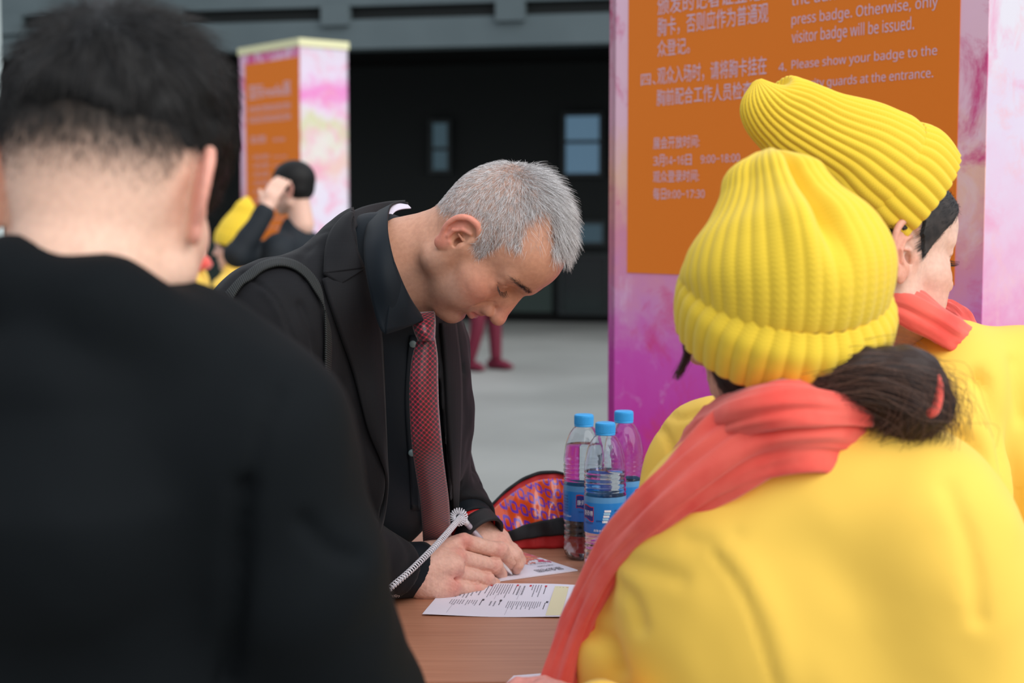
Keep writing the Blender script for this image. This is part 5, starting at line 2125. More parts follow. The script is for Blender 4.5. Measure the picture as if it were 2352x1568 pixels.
def head_mesh(parent, T, s, base, red, lip, h=0.002, neck=None, **kw):
    c = np.array(T @ Vector((0, 0, 0)))
    f = Field(c - 0.21, c + 0.19, h)
    head_field(f, T, s, **kw)
    if neck:
        f.chain([np.array(p) for p in neck[0]], neck[1], 0.01, 0.02)
    V, Q = f.mesh(1)
    L = head_local(V, T, s)
    col = skin_colors(L, base, red, lip)
    return V, Q, L, col


# ---- nearer woman, seen from behind
w1 = empty('person', P(1850, 1000, 1.55) * 1.0, 'woman seen from behind in yellow jacket and coral scarf, dark ponytail below her hat', 'person')
w1.location.z = 0
rng = np.random.default_rng(21)
T1 = head_frame(210, 10, 0, P(1812, 765, 1.575))
V, Q, L, col = head_mesh(w1, T1, 0.95, rgb(214, 170, 148), rgb(206, 130, 116), rgb(190, 110, 104), neck=([T1 @ Vector((-0.018, 0, -0.02)), T1 @ Vector((-0.03, 0, -0.08)), P(1800, 1050, 1.58)], [0.046, 0.047, 0.06]), male=0.0, nose=0.8)
me = fast_mesh(V, Q)
set_color(me, 'skin', col)
link('head_and_neck', me, SKIN_F, w1)

# hair below the hat, and the loose ponytail on the right
f = Field(np.array(P(1812, 780, 1.58)) - 0.20, np.array(P(1812, 780, 1.58)) + 0.22, 0.004)
hl = lambda x, y, z: np.array(T1 @ Vector((x, y, z)) * 1.0)
f.ell(T1 @ Vector((-0.006, 0, 0.020)), (0.093, 0.081, 0.066), 0.01, np.array(T1.to_3x3()))
f.ell(T1 @ Vector((-0.030, 0, -0.045)), (0.064, 0.078, 0.058), 0.02, np.array(T1.to_3x3()))
for y in (-1, 1):
    f.ell(T1 @ Vector((0.020, y * 0.070, -0.012)), (0.042, 0.014, 0.058), 0.012, np.array(T1.to_3x3()))
f.cut_ell(T1 @ Vector((0.085, 0, -0.02)), (0.062, 0.066, 0.09), 0.01, np.array(T1.to_3x3()))
tail = [P(1880, 875, 1.49), P(1985, 862, 1.49), P(2075, 880, 1.50), P(2100, 930, 1.50), P(2080, 970, 1.50)]
f.chain([np.array(p) for p in tail], [0.020, 0.025, 0.033, 0.031, 0.018], 0.02)
V, Q = f.mesh(2)
nrm = normals(V, Q)
V = V + nrm * (0.0022 * vnoise(V, 55.0) + 0.0015 * vnoise(V, 130.0, 1.0))[:, None]
link('hair', fast_mesh(V, Q), m_brown, w1)
ST = []
for k in range(2600):
    u0 = rng.normal(0, 1, 3)
    off = np.array([rng.normal(0, 0.009), rng.normal(0, 0.012), rng.normal(0, 0.009)])
    grow = np.array([0.8, 1.1, 1.5, 1.4, 0.9])
    base = np.array([np.array(P(1900, 880, 1.485)), np.array(P(1990, 866, 1.485)), np.array(P(2078, 888, 1.495)), np.array(P(2105, 930, 1.495)), np.array(P(2088, 985, 1.495))])
    s = base + off[None] * grow[:, None] + rng.normal(0, 0.0018, (5, 3))
    s[3:] += np.array([[0.012, 0, 0.004], [0.02, 0, 0.0]]) * rng.normal(0, 1)
    ST.append(catmull(s, 12))
hair_object('ponytail', np.array(ST), 0.00022, 0.00012, h_brown, w1)
c = L = None
tie_c = np.array(P(2140, 905, 1.475))
hair_tie = tube('hair_tie', [tie_c + np.array([0.006 * math.cos(t), 0.010 * math.sin(t), 0.017 * math.sin(t + 0.5)]) for t in np.linspace(0, 2 * PI, 40)], 0.0048, m_scarf, w1, 12, (0, 1, 0.3))
hair_tie['label'] = 'coral hair tie round the ponytail'
hp, hn = scatter(V, Q, (V[Q].mean(1)[:, 0] < P(1930, 850, 1.5).x).astype(float), 4000, rng)
hd = np.tile(np.array([0.75, 0.1, -0.35]), (len(hp), 1))
hair_object('hair_strands', strands(hp, hn, hd, rng.uniform(0.015, 0.03, len(hp)), 0.10, 0.0, 6, rng, 0.10), 0.0002, 0.0001, h_brown, w1)
# wisp hanging before the cheek
WS = []
for k in range(160):
    o_ = rng.normal(0, 0.0022, 3)
    WS.append(catmull(np.array([np.array(P(1575, 660, 1.60)), np.array(P(1570, 740, 1.60)), np.array(P(1580, 810, 1.60)), np.array(P(1556, 864, 1.60))]) + o_ + rng.normal(0, 0.001, (4, 3)), 10))
hair_object('hair_wisp', np.array(WS), 0.0002, 0.0001, h_brown, w1)

# hat: folded cuff and slouching crown
hx = Vector((0.10, -0.53, 0.84)).normalized()                 # axis of the brim, leaning back
h0 = P(1804, 706, 1.555)
def hat_fold(t, a):
    """the crown slumps: soft dents that deepen towards the top"""
    ang = lambda c: np.angle(np.exp(1j * (a - c)))
    g = sstep(0.16, 0.5, np.array([t]))[0]
    g2 = sstep(0.5, 0.85, np.array([t]))[0]
    return -0.34 * g * np.exp(-(ang(0.36) / 0.15) ** 2) + 0.12 * g * np.exp(-(ang(0.05) / 0.2) ** 2) - 0.10 * g2 * np.exp(-(ang(-0.55) / 0.2) ** 2) + 0.08 * g2 * np.exp(-(ang(0.95) / 0.3) ** 2) + 0.02 * np.sin(5 * a + 3 * t) * g


hat_root = knit('knitted_hat', [h0 + Vector((0, 0.0, 0.004)), h0 + Vector((0, -0.008, 0.034)), h0 + Vector((-0.004, -0.006, 0.070)), h0 + Vector((-0.010, 0.002, 0.105)), h0 + Vector((-0.014, 0.010, 0.130)), h0 + Vector((-0.015, 0.016, 0.145)), h0 + Vector((-0.015, 0.020, 0.153))],
                [0.096, 0.102, 0.105, 0.099, 0.087, 0.068, 0.054, 0.044, 0.012], w1, 40, 0.0022, (0, -0.8, -0.6), 8, 110, flat=(0.97, 1.02), extra=hat_fold)
knit('hat_cuff', [h0 - hx * 0.034, h0 - hx * 0.014, h0 + hx * 0.010, h0 + hx * 0.028, h0 + hx * 0.034], [0.1045, 0.1080, 0.1095, 0.1065, 0.0920], hat_root, 40, 0.0030, (0, -0.8, -0.6), 10, 34, closed_top=False, flat=(0.98, 1.02))

# jacket
lo, hi = np.array(P(1800, 1000, 1.55)) + np.array([-0.30, -0.26, -0.52]), np.array(P(1800, 1000, 1.55)) + np.array([0.36, 0.42, 0.10])
fj = Field(lo, hi, 0.006)
q = lambda u, v, Y: np.array(P(u, v, Y))
fj.ell(q(1870, 1350, 1.560), (0.205, 0.112, 0.20), 0.06)
fj.ell(q(1860, 1800, 1.60), (0.19, 0.13, 0.25), 0.06)
fj.chain([q(1490, 1360, 1.66), q(1700, 1215, 1.585), q(1880, 1140, 1.545), q(2100, 1190, 1.51), q(2160, 1340, 1.50)], [0.056, 0.060, 0.062, 0.066, 0.060], 0.05)
fj.chain([q(1512, 1345, 1.645), q(1455, 1480, 1.645), q(1440, 1640, 1.655), q(1450, 1760, 1.66)], [0.058, 0.060, 0.057, 0.050], 0.02, 0.05)
fj.chain([q(2165, 1330, 1.525), q(2225, 1560, 1.53), q(2200, 1850, 1.55)], [0.066, 0.066, 0.055], 0.02, 0.09)
# far shoulder and front seen past the scarf
fj.ell(q(1600, 1090, 1.83), (0.058, 0.05, 0.085), 0.02)
fj.ell(q(1660, 1030, 1.80), (0.05, 0.05, 0.06), 0.03)
fj.chain([q(1600, 1130, 1.82), q(1580, 1240, 1.79), q(1610, 1330, 1.76)], [0.062, 0.066, 0.06], 0.03)
V, Q = fj.mesh(3)
nrm = normals(V, Q)
V = V + nrm * (0.0028 * vnoise(V, 17.0) + 0.0012 * vnoise(V, 42.0, 2.0))[:, None]
for ln_, w_, d_ in [([(1640, 1270), (1700, 1350), (1740, 1440), (1780, 1568)], 14, 0.003), ([(1660, 1250), (1725, 1330), (1775, 1430), (1810, 1560)], 40, -0.004), ([(1440, 1290), (1500, 1310), (1560, 1330)], 26, 0.004),
                    ([(1360, 1450), (1400, 1480), (1420, 1540)], 22, 0.008), ([(1400, 1330), (1450, 1380), (1470, 1440)], 20, 0.006), ([(2180, 1120), (2230, 1260), (2250, 1420)], 24, 0.005),
                    ([(1505, 975), (1530, 1000), (1560, 1075)], 9, 0.006), ([(1520, 940), (1560, 960), (1600, 950)], 8, 0.004), ([(1580, 1240), (1640, 1245), (1690, 1230)], 20, 0.002)]:
    V = crease(V, nrm, ln_, w_, d_)
jk = link('jacket', fast_mesh(V, Q), m_yellow, w1)
# scarf: round the neck, and the long end hanging down her left side
sc = cloth_tube('scarf', [P(2030, 1000, 1.60), P(1960, 998, 1.52), P(1850, 985, 1.470), P(1740, 1005, 1.475), P(1640, 1070, 1.485), P(1508, 1172, 1.515), P(1408, 1280, 1.565), P(1345, 1390, 1.605), P(1300, 1510, 1.635), P(1260, 1650, 1.65)],
                [(0.014, 0.016), (0.020, 0.026), (0.022, 0.036), (0.022, 0.036), (0.019, 0.031), (0.016, 0.024), (0.013, 0.019), (0.012, 0.017), (0.013, 0.020), (0.014, 0.026)], m_scarf, w1, 64, 180, 4, 0.15, (0, -1, 0.2))
cloth_tube('scarf_loop', [P(1985, 948, 1.50), P(1840, 928, 1.455), P(1720, 945, 1.475), P(1640, 980, 1.56), P(1610, 1010, 1.66), P(1640, 1020, 1.74), P(1740, 1000, 1.74)],
           [(0.012, 0.016), (0.018, 0.024), (0.020, 0.028), (0.020, 0.030), (0.020, 0.036), (0.018, 0.034), (0.014, 0.02)], m_scarf, sc, 40, 110, 4, 0.10, (0, -0.6, 0.8), 1.7)
# hand reaching over the near table edge
SKIN_F2 = skin_mat('hand_skin_pink')


def build_w(f):
    w = on_z(1306, 1622, TZ + 0.030)
    w = np.array(w)
    f.cone(w + np.array([0.055, -0.035, 0.0]), w, 0.024, 0.022, 0.01)
    m0 = w + np.array([-0.035, 0.022, 0.003])
    for i in range(4):
        a = w + np.array([-0.004, -0.014 + 0.010 * i, 0.0])
        mcp = m0 + np.array([-0.002 + 0.004 * i, -0.027 + 0.019 * i, 0.001 * i])
        f.cone(a, mcp, 0.015, 0.0105, 0.012)
    for i in range(4):
        mcp = m0 + np.array([-0.002 + 0.004 * i, -0.027 + 0.019 * i, 0.001 * i])
        l = [0.020, 0.026, 0.029, 0.027][i]
        p1 = mcp + np.array([-l, 0.008, -0.003])
        p2 = p1 + np.array([-l * 0.62, 0.006, -0.010])
        p3 = p2 + np.array([-l * 0.35, 0.003, -0.008])
        g = Field(f.lo, [f.ax[i_][-1] for i_ in range(3)], f.h)
        g.f = np.full(f.f.shape, 0.2, np.float32)
        g.chain([mcp, p1, p2, p3], [0.0100, 0.0088, 0.0076, 0.0062], 0.004)
        f.merge(g.f, 0.0025)
    f.chain([w + np.array([-0.008, 0.030, -0.004]), w + np.array([-0.034, 0.062, -0.010]), w + np.array([-0.056, 0.078, -0.014])], [0.016, 0.0110, 0.0080], 0.008, 0.014)


w_ = np.array(on_z(1306, 1622, TZ + 0.030))
hand_mesh('left_hand', build_w, w_ + np.array([-0.16, -0.12, -0.04]), w_ + np.array([0.14, 0.12, 0.05]), w1, rgb(226, 168, 158), [(w_ + np.array([-0.05, 0.05, 0.0]), 0.06, 0.4)], []).data.materials[0] = SKIN_F2
V, Fc = tube_data(even([w_ + np.array([0.028, -0.017, 0.001]), w_ + np.array([0.045, -0.045, -0.008]), np.array(P(1440, 1745, 1.655))], 16), np.linspace(0.031, 0.05, 16), 24, caps=False)
slv = link('sleeve', mesh_from(V, Fc), m_yellow, jk)
solidify(slv, 0.003, 1)

# ---- the other woman, facing right before the sign
K2 = 1.86 / 2.24
P2 = lambda u, v, Y: P(u, v, Y * K2)
q2 = lambda u, v, Y: np.array(P2(u, v, Y))
w2 = empty('person', (0.55, 1.93, 0), 'woman facing right before the large sign, ear showing below her long yellow hat', 'person')
T2 = head_frame(-20, 12, -6, (0, 0, 0))
T2 = Matrix.Translation(P2(2092, 588, 2.18) - (T2.to_3x3() @ Vector((0, -0.072, 0)))) @ T2
V, Q, L, col = head_mesh(w2, T2, 0.97, rgb(228, 190, 172), rgb(220, 140, 112), rgb(200, 120, 112), 0.0016, neck=([T2 @ Vector((-0.016, 0, -0.02)), T2 @ Vector((-0.022, 0, -0.08)), T2 @ Vector((-0.04, 0, -0.15))], [0.045, 0.046, 0.056]), male=0.0, nose=0.4, ear_s=1.08)
me = fast_mesh(V, Q)
set_color(me, 'skin', col)
link('head_and_neck', me, SKIN_F, w2)
LX2, LZ2 = [-100, -60, -40, -34, 8, 14, 22, 30, 45, 60, 70, 78], [-50, -50, -45, -38, -20, -2, 2, 16, 36, 52, 62, 80]
hair_shell('hair', V, Q, hair_mask(L, LX2, LZ2, 9), 0.005, m_soft_hair, w2)
fq = hair_mask(L[Q].mean(1), LX2, LZ2, 6)
lashes(T2, 0.97, w2, rng, h_black, 60)
hp, hn = scatter(V, Q, fq, 9000, rng)
hl_ = head_local(hp, T2, 0.97)
hd = np.column_stack([-0.7 * np.ones(len(hp)), 0.0 * hl_[:, 1], -0.5 * np.ones(len(hp))]) @ np.array(T2.to_3x3()).T
hair_object('hair_strands', strands(hp + hn * 0.003, hn, hd, rng.uniform(0.012, 0.022, len(hp)), 0.12, 0.0, 6, rng, 0.08), 0.0002, 0.0001, h_black, w2)

k0, k1 = P2(2052, 438, 2.24), P2(1973, 364, 2.225)
ax2 = (k1 - k0).normalized()
def hat2_fold(t, a):
    return 0.018 * np.sin(4 * a + 7 * t) * sstep(0.15, 0.5, np.array([t]))[0] - 0.10 * np.exp(-((np.angle(np.exp(1j * (a - 4.4)))) / 0.18) ** 2) * sstep(0.45, 0.9, np.array([t]))[0]
hat2 = knit('knitted_hat', [k0 + ax2 * 0.014, P2(1990, 385, 2.225), P2(1937, 343, 2.215), P2(1859, 299, 2.20), P2(1796, 262, 2.19), P2(1758, 232, 2.18), P2(1738, 185, 2.18)],
            [0.078, 0.080, 0.073, 0.062, 0.055, 0.052, 0.048, 0.037, 0.006], w2, 34, 0.0036, (0, -1, 0), 10, 120, flat=(0.85, 1.0), extra=hat2_fold)
knit('hat_cuff', [k0 - ax2 * 0.025, k0 - ax2 * 0.008, k0 + ax2 * 0.010, k0 + ax2 * 0.027, k0 + ax2 * 0.031], [0.0835, 0.0865, 0.0875, 0.0855, 0.0790], hat2, 34, 0.0042, (0, -1, 0), 12, 36, closed_top=False, flat=(0.85, 1.02))

lo, hi = np.array(P2(2330, 1000, 2.3)) + np.array([-0.34, -0.22, -0.62]), np.array(P2(2330, 1000, 2.3)) + np.array([0.32, 0.32, 0.20])
fj = Field(lo, hi, 0.007)
fj.ell(q2(2330, 1060, 2.32), (0.16, 0.105, 0.17), 0.05)
fj.ell(q2(2330, 1450, 2.34), (0.155, 0.11, 0.22), 0.06)
fj.chain([q2(2140, 900, 2.25), q2(2190, 850, 2.27), q2(2330, 900, 2.34), q2(2480, 960, 2.42)], [0.050, 0.052, 0.056, 0.055], 0.04)
fj.chain([q2(2190, 900, 2.22), q2(2210, 1150, 2.15), q2(2230, 1400, 2.14)], [0.056, 0.053, 0.048], 0.02, 0.04)
V, Q = fj.mesh(3)
nrm = normals(V, Q)
V = V + nrm * (0.003 * vnoise(V, 14.0) + 0.0014 * vnoise(V, 36.0, 2.0))[:, None]
for ln_, w_, d_ in [([(2250, 860), (2290, 960), (2330, 1100), (2340, 1250)], 20, 0.010), ([(2200, 1000), (2260, 1060), (2300, 1160)], 24, 0.010), ([(2330, 830), (2345, 960)], 16, 0.006), ([(2180, 900), (2220, 880), (2260, 880)], 16, 0.006)]:
    V = crease(V, nrm, ln_, w_, d_, 3.0)
link('jacket', fast_mesh(V, Q), m_yellow, w2)
s2 = cloth_tube('scarf', [P2(2020, 700, 2.22), P2(2075, 700, 2.185), P2(2130, 728, 2.18), P2(2175, 758, 2.20), P2(2215, 775, 2.25), P2(2230, 770, 2.33), P2(2180, 730, 2.42), P2(2090, 700, 2.42)],
                [(0.014, 0.020), (0.017, 0.028), (0.017, 0.025), (0.014, 0.019), (0.012, 0.017), (0.015, 0.025), (0.017, 0.028), (0.014, 0.02)], m_scarf, w2, 40, 110, 4, 0.10, (0, -0.7, 0.7), 0.6)
# ------------------------------------------------------------------ young man in black, seen from behind
ym = empty('person', (-0.32, 1.20, 0), 'young man with short black hair and black jacket, seen from behind', 'person')
rng = np.random.default_rng(33)
T3 = head_frame(-84, 16, 4, (0, 0, 0))
T3 = Matrix.Translation(P(452, 470, 1.165) - (T3.to_3x3() @ Vector((0, -0.072, 0)))) @ T3
V, Q, L, col = head_mesh(ym, T3, 1.0, rgb(236, 196, 174), rgb(226, 140, 126), rgb(196, 120, 112), 0.002, neck=([T3 @ Vector((-0.015, 0, -0.01)), T3 @ Vector((-0.010, 0, -0.06)), T3 @ Vector((-0.004, 0, -0.105))], [0.052, 0.056, 0.056]), male=0.6, nose=0.9)
yx, yz = [-110, -88, -70, -50, -40, -34, 6, 12, 26, 30, 52, 66, 90], [-30, -26, -22, -18, -10, 12, 14, -6, -4, 34, 60, 72, 84]
fade = hair_mask(L, yx, yz, 66)
col = col * (1 - 0.92 * fade[:, None]) + np.array(rgb(58, 56, 50)[:3]) * 0.92 * fade[:, None]
me = fast_mesh(V, Q)
set_color(me, 'skin', col)
link('head_and_neck', me, SKIN_F, ym)
hc3 = T3 @ Vector((0, 0, 0.06))
f = Field(np.array(hc3) - 0.16, np.array(hc3) + 0.16, 0.004)
R3 = np.array(T3.to_3x3())
f.ell(T3 @ Vector((0.002, 0, 0.058)), (0.093, 0.081, 0.080), 0.01, R3)
f.ell(T3 @ Vector((0.012, 0, 0.078)), (0.086, 0.074, 0.074), 0.02, R3)
f.ell(T3 @ Vector((0.052, -0.056, 0.040)), (0.026, 0.018, 0.034), 0.02, R3)
f.cut_ell(T3 @ Vector((-0.075, 0, -0.005)), (0.075, 0.10, 0.045), 0.02, R3)
f.cut_ell(T3 @ Vector((0.104, 0, -0.005)), (0.06, 0.075, 0.06), 0.01, R3)
Vh, Qh = f.mesh(2)
nrm = normals(Vh, Qh)
Vh = Vh + nrm * (0.003 * vnoise(Vh, 60.0) + 0.002 * vnoise(Vh, 120.0, 1.0))[:, None]
m_blackhair = mat('black_hair', rgb(14, 13, 13), 0.55, 0.3)
link('hair', fast_mesh(Vh, Qh), m_blackhair, ym)
hp, hn = scatter(Vh, Qh, np.ones(len(Qh)), 9000, rng)
hl_ = head_local(hp, T3)
hd = (hl_ - np.array([-60.0, 0, 118.0])) @ R3.T
lnn = np.interp(hl_[:, 2], [-20, 40, 110, 150], [0.008, 0.012, 0.024, 0.034]) * rng.uniform(0.6, 1.2, len(hp))
hair_object('hair_strands', strands(hp, hn, hd, lnn, np.interp(hl_[:, 2], [0, 60, 120], [0.10, 0.16, 0.5]), 0.15, 6, rng, 0.3), 0.00022, 0.00008, h_black, ym)
fq = hair_mask(L[Q].mean(1), yx, yz, 60)
hp, hn = scatter(V, Q, fq ** 1.6, 11000, rng)
hd = (head_local(hp, T3) - np.array([-60.0, 0, 118.0])) @ R3.T
hair_object('cropped_hair', strands(hp, hn, hd, np.interp(head_local(hp, T3)[:, 2], [-20, 15, 50], [0.002, 0.004, 0.014]) * rng.uniform(0.7, 1.2, len(hp)), 0.3, 0.2, 4, rng, 0.3), 0.00016, 0.00008, h_black, ym)

m_blackj = mat('black_jacket_cloth', rgb(13, 17, 20), 0.85, 0.15, bump=(600, 0.2, 0.0006))
lo, hi = np.array(P(350, 900, 1.2)) + np.array([-0.36, -0.26, -0.50]), np.array(P(350, 900, 1.2)) + np.array([0.30, 0.26, 0.18])
fj = Field(lo, hi, 0.006)
nb = np.array(T3 @ Vector((-0.028, 0, -0.13)))
fj.cone(nb + np.array([0, 0, -0.03]), nb + np.array([0.0, 0.0, -0.10]), 0.070, 0.10, 0.03)
fj.ell(q(170, 1250, 1.22), (0.205, 0.125, 0.20), 0.06)
fj.ell(q(170, 1700, 1.24), (0.20, 0.13, 0.25), 0.06)
fj.chain([q(200, 850, 1.19), q(420, 905, 1.16), q(570, 1010, 1.14)], [0.075, 0.070, 0.070], 0.05)
fj.chain([q(140, 850, 1.19), q(-180, 960, 1.22), q(-330, 1120, 1.24)], [0.075, 0.07, 0.066], 0.05)
fj.chain([q(590, 1040, 1.14), q(670, 1300, 1.15), q(800, 1620, 1.24), q(860, 1800, 1.32)], [0.071, 0.066, 0.060, 0.05], 0.02, 0.04)
fj.chain([q(-330, 1120, 1.24), q(-380, 1500, 1.28)], [0.066, 0.06], 0.02, 0.04)
# opening of the collar
fj.cone(q(40, 645, 1.115), q(240, 690, 1.095), 0.028, 0.028, 0.03)
fj.cone(q(-80, 640, 1.17), q(40, 645, 1.115), 0.028, 0.028, 0.03)
fj.cone(q(240, 690, 1.095), q(400, 790, 1.105), 0.028, 0.026, 0.03)
V, Q = fj.mesh(2)
nrm = normals(V, Q)
V = V + nrm * (0.003 * vnoise(V, 18.0) + 0.0012 * vnoise(V, 45.0, 2.0))[:, None]
for ln_, w_, d_ in [([(560, 1120), (545, 1300), (520, 1568)], 26, 0.012), ([(640, 900), (600, 1000), (570, 1120)], 16, 0.004), ([(700, 1200), (760, 1260), (820, 1280)], 24, 0.006)]:
    V = crease(V, nrm, ln_, w_, d_)
link('jacket', fast_mesh(V, Q), m_blackj, ym)
# his sleeve reaches the table: hand resting there, out of the viewer's sight
hp_ = np.array(P(905, 1760, 1.40))

# ------------------------------------------------------------------ people far behind
def far_person(label, px, Y, top_z, face, hair_m, coat_m, trouser_m, hat=False, scarf=False, arm=None, lean=(0, 0), skin=rgb(226, 186, 168), neck=0.22):
    """whole figure: px column of the head, crown height top_z"""
    base = P(px, 505, Y)
    root = empty('person', (base.x, base.y, 0), label, 'person')
    H = top_z
    hz = H - 0.125
    T = head_frame(face, 6, 0, Vector((base.x + lean[0], base.y + lean[1], hz)))
    k = H / 1.72
    V, Q, L, col = head_mesh(root, T, 0.98, skin, rgb(222, 150, 136), rgb(196, 120, 112), 0.004, neck=([T @ Vector((-0.015, 0, -0.02)), T @ Vector((-0.02, 0, -0.15))], [0.048, 0.056]), male=0.6, detail=False)
    # body, legs and shoes
    bx_, by_ = base.x, base.y
    me = fast_mesh(V, Q)
    set_color(me, 'skin', col)
    link('head_and_neck', me, SKIN_F, root)
    f = Field(np.array(T @ Vector((0, 0, 0.05))) - 0.16, np.array(T @ Vector((0, 0, 0.05))) + 0.16, 0.006)
    R = np.array(T.to_3x3())
    f.ell(T @ Vector((-0.006, 0, 0.052)), (0.100, 0.086, 0.088), 0.01, R)
    f.ell(T @ Vector((-0.03, 0, 0.0)), (0.06, 0.076, 0.05), 0.02, R)
    f.cut_ell(T @ Vector((0.10, 0, -0.02)), (0.065, 0.09, 0.075), 0.01, R)
    V, Q = f.mesh(2)
    link('hair', fast_mesh(V, Q), hair_m, root)
    sh = hz - neck
    a = math.radians(face)
    fx_, sx_ = np.array([math.cos(a), -math.sin(a), 0]), np.array([math.sin(a), math.cos(a), 0])
    c0 = np.array([bx_, by_, 0])
    f = Field(c0 + np.array([-0.55, -0.55, 0.55 * k]), c0 + np.array([0.55, 0.55, H + 0.12]), 0.009)
    Rb = np.array([[fx_[0], sx_[0], 0], [fx_[1], sx_[1], 0], [0, 0, 1]])
    tq = lambda x, y, z: c0 + fx_ * x + sx_ * y + np.array([0, 0, z])
    f.ell(tq(0, 0, sh - 0.20), (0.125, 0.175, 0.24), 0.05, Rb)
    f.ell(tq(0, 0, sh - 0.46), (0.125, 0.165, 0.20), 0.06, Rb)
    f.cone(tq(0, -0.17, sh - 0.03), tq(0, 0.17, sh - 0.03), 0.068, 0.068, 0.05)
    f.cone(tq(0, 0, sh), tq(0.0, 0, sh + 0.05), 0.075, 0.062, 0.04)
    for s in (-1, 1):
        if arm and arm[0] == s:
            f.chain([tq(0, s * 0.19, sh - 0.05)] + [np.array(p) for p in arm[1][:2]], [0.065, 0.056, 0.045], 0.02, 0.03)
        else:
            f.chain([tq(0, s * 0.19, sh - 0.05), tq(-0.02, s * 0.24, sh - 0.30), tq(0.06, s * 0.22, sh - 0.52)], [0.065, 0.054, 0.042], 0.02, 0.03)
    V, Q = f.mesh(2)
    nrm = normals(V, Q)
    V = V + nrm * (0.004 * vnoise(V, 22.0))[:, None]
    link('jacket', fast_mesh(V, Q), coat_m, root)
    for s in (-1, 1):
        if not (arm and arm[0] == s):
            f = Field(tq(0.09, s * 0.22, sh - 0.60) - 0.09, tq(0.09, s * 0.22, sh - 0.60) + 0.1, 0.005)
            f.cone(tq(0.055, s * 0.22, sh - 0.51), tq(0.075, s * 0.22, sh - 0.57), 0.03, 0.034, 0.01)
            for i in range(4):
                o1 = tq(0.060 + 0.012 * i, s * 0.22, sh - 0.58)
                f.cone(o1, o1 + np.array([0, 0, -0.06]) + fx_ * 0.012, 0.011, 0.008, 0.004)
            f.cone(tq(0.10, s * 0.21, sh - 0.55), tq(0.125, s * 0.20, sh - 0.60), 0.012, 0.009, 0.008)
            V, Q = f.mesh(1)
            me = fast_mesh(V, Q)
            set_color(me, 'skin', np.tile(np.array(skin[:3]), (len(V), 1)))
            link('hand', me, SKIN_F, root)
    if arm:
        f = Field(np.array(arm[1][2]) - 0.14, np.array(arm[1][2]) + 0.14, 0.005)
        e, w, h = [np.array(p) for p in arm[1]]
        d = (h - w) / np.linalg.norm(h - w)
        side = np.cross(d, np.array([0, 1, 0]))
        f.cone(w - d * 0.01, w + d * 0.03, 0.028, 0.032, 0.01)
        f.ell(w + d * 0.07, (0.036, 0.026, 0.045), 0.012)
        for i in range(4):
            b0 = w + d * 0.10 + side * (-0.028 + 0.019 * i)
            f.chain([b0, b0 + d * 0.04 + np.array([0.006, 0.012, 0]), b0 + d * 0.065 + np.array([0.02, 0.03, 0])], [0.011, 0.0095, 0.008], 0.004, 0.008)
        f.chain([w + d * 0.05 + side * 0.03, w + d * 0.09 + side * 0.058], [0.013, 0.009], 0.006)
        V, Q = f.mesh(1)
        me = fast_mesh(V, Q)
        set_color(me, 'skin', np.tile(np.array(skin[:3]), (len(V), 1)))
        link('raised_hand', me, SKIN_F, root)
    for s in (-1, 1):
        tube('trouser_leg', even([tq(0, s * 0.085, sh - 0.55), tq(0.02, s * 0.11, (sh - 0.55) * 0.52), tq(-0.02 + 0.04 * s, s * (0.13 if not hat else 0.11), 0.07)], 14), np.linspace(0.098, 0.058, 14) * (0.8 if Y > 10 else 1.0), trouser_m, root, 20, (1, 0, 0))
        V, Fc = tube_data(even([tq(-0.09 + 0.04 * s, s * 0.125, 0.045), tq(0.03 + 0.04 * s, s * 0.13, 0.045), tq(0.16 + 0.04 * s, s * 0.14, 0.028)], 12), np.array([[0.042, 0.042]] * 8 + [[0.036, 0.042], [0.028, 0.038], [0.02, 0.03], [0.01, 0.016]]), 16)
        link('shoe', mesh_from(V, Fc), trouser_m, root)
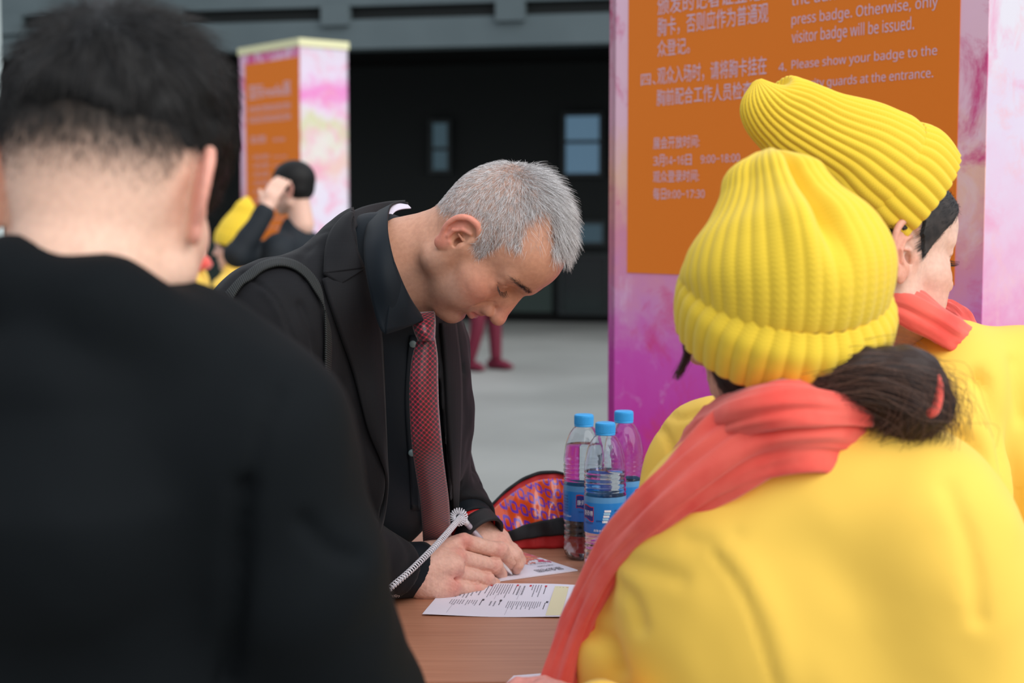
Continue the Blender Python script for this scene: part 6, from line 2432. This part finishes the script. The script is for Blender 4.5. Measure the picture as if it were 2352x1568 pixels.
    if hat:
        hh = T @ Vector((-0.01, 0, 0.03))
        u = (R @ np.array([-0.35, 0, 0.94]))
        u = Vector(u)
        kn_ = knit('knitted_hat', [hh + u * 0.0, hh + u * 0.05, hh + u * 0.10, hh + u * 0.15, hh + u * 0.20, hh + u * 0.235], [0.105, 0.108, 0.100, 0.082, 0.060, 0.045, 0.01], root, 36, 0.004, (0, -1, 0.2), 6, 40)
        knit('hat_cuff', [hh - u * 0.015, hh + u * 0.02, hh + u * 0.05], [0.112, 0.115, 0.111], kn_, 36, 0.004, (0, -1, 0.2), 6, 12, closed_top=False)
    if scarf:
        pts = [tq(0.085 * math.cos(t), 0.085 * math.sin(t), sh + 0.045) for t in np.linspace(0.2, 2 * PI + 0.1, 9)] + [tq(0.13, 0.03, sh - 0.1), tq(0.14, 0.04, sh - 0.32)]
        cloth_tube('scarf', pts, [(0.03, 0.035)] * 9 + [(0.02, 0.04), (0.015, 0.045)], m_scarf, root, 20, 70, 3, 0.08)
    return root


m_darkcoat = mat('dark_blue_black_coat', rgb(28, 34, 40), 0.7, 0.3, bump=(30, 0.3, 0.004))
m_jeans = mat('dark_jeans', rgb(44, 52, 64), 0.8)
m_wine = mat('wine_red_clothes', rgb(96, 12, 40), 0.7)
m_grey_tr = mat('grey_trousers', rgb(86, 98, 112), 0.8)
el = P(545, 590, 6.95)
far_person('person in dark jacket raising one hand to the head, before the far sign pillar', 676, 7.0, CAMZ + (505 - 376) / F * 7.0, 196, m_blackhair, m_darkcoat, m_jeans, arm=(-1, [P(545, 585, 6.75), P(607, 490, 6.80), P(640, 410, 6.85)]))
far_person('person in yellow knitted hat and yellow jacket left of the man with raised hand', 540, 7.7, 1.255, 186, m_brown, m_yellow, m_grey_tr, hat=True, neck=0.155)
far_person('person in yellow jacket and red scarf half hidden behind the young man in black', 418, 6.4, 1.40, 180, m_blackhair, m_yellow, m_grey_tr, scarf=True)
far_person('person in wine red clothes walking far behind the bending man', 1112, 13.2, 1.66, 40, m_blackhair, m_wine, m_wine)
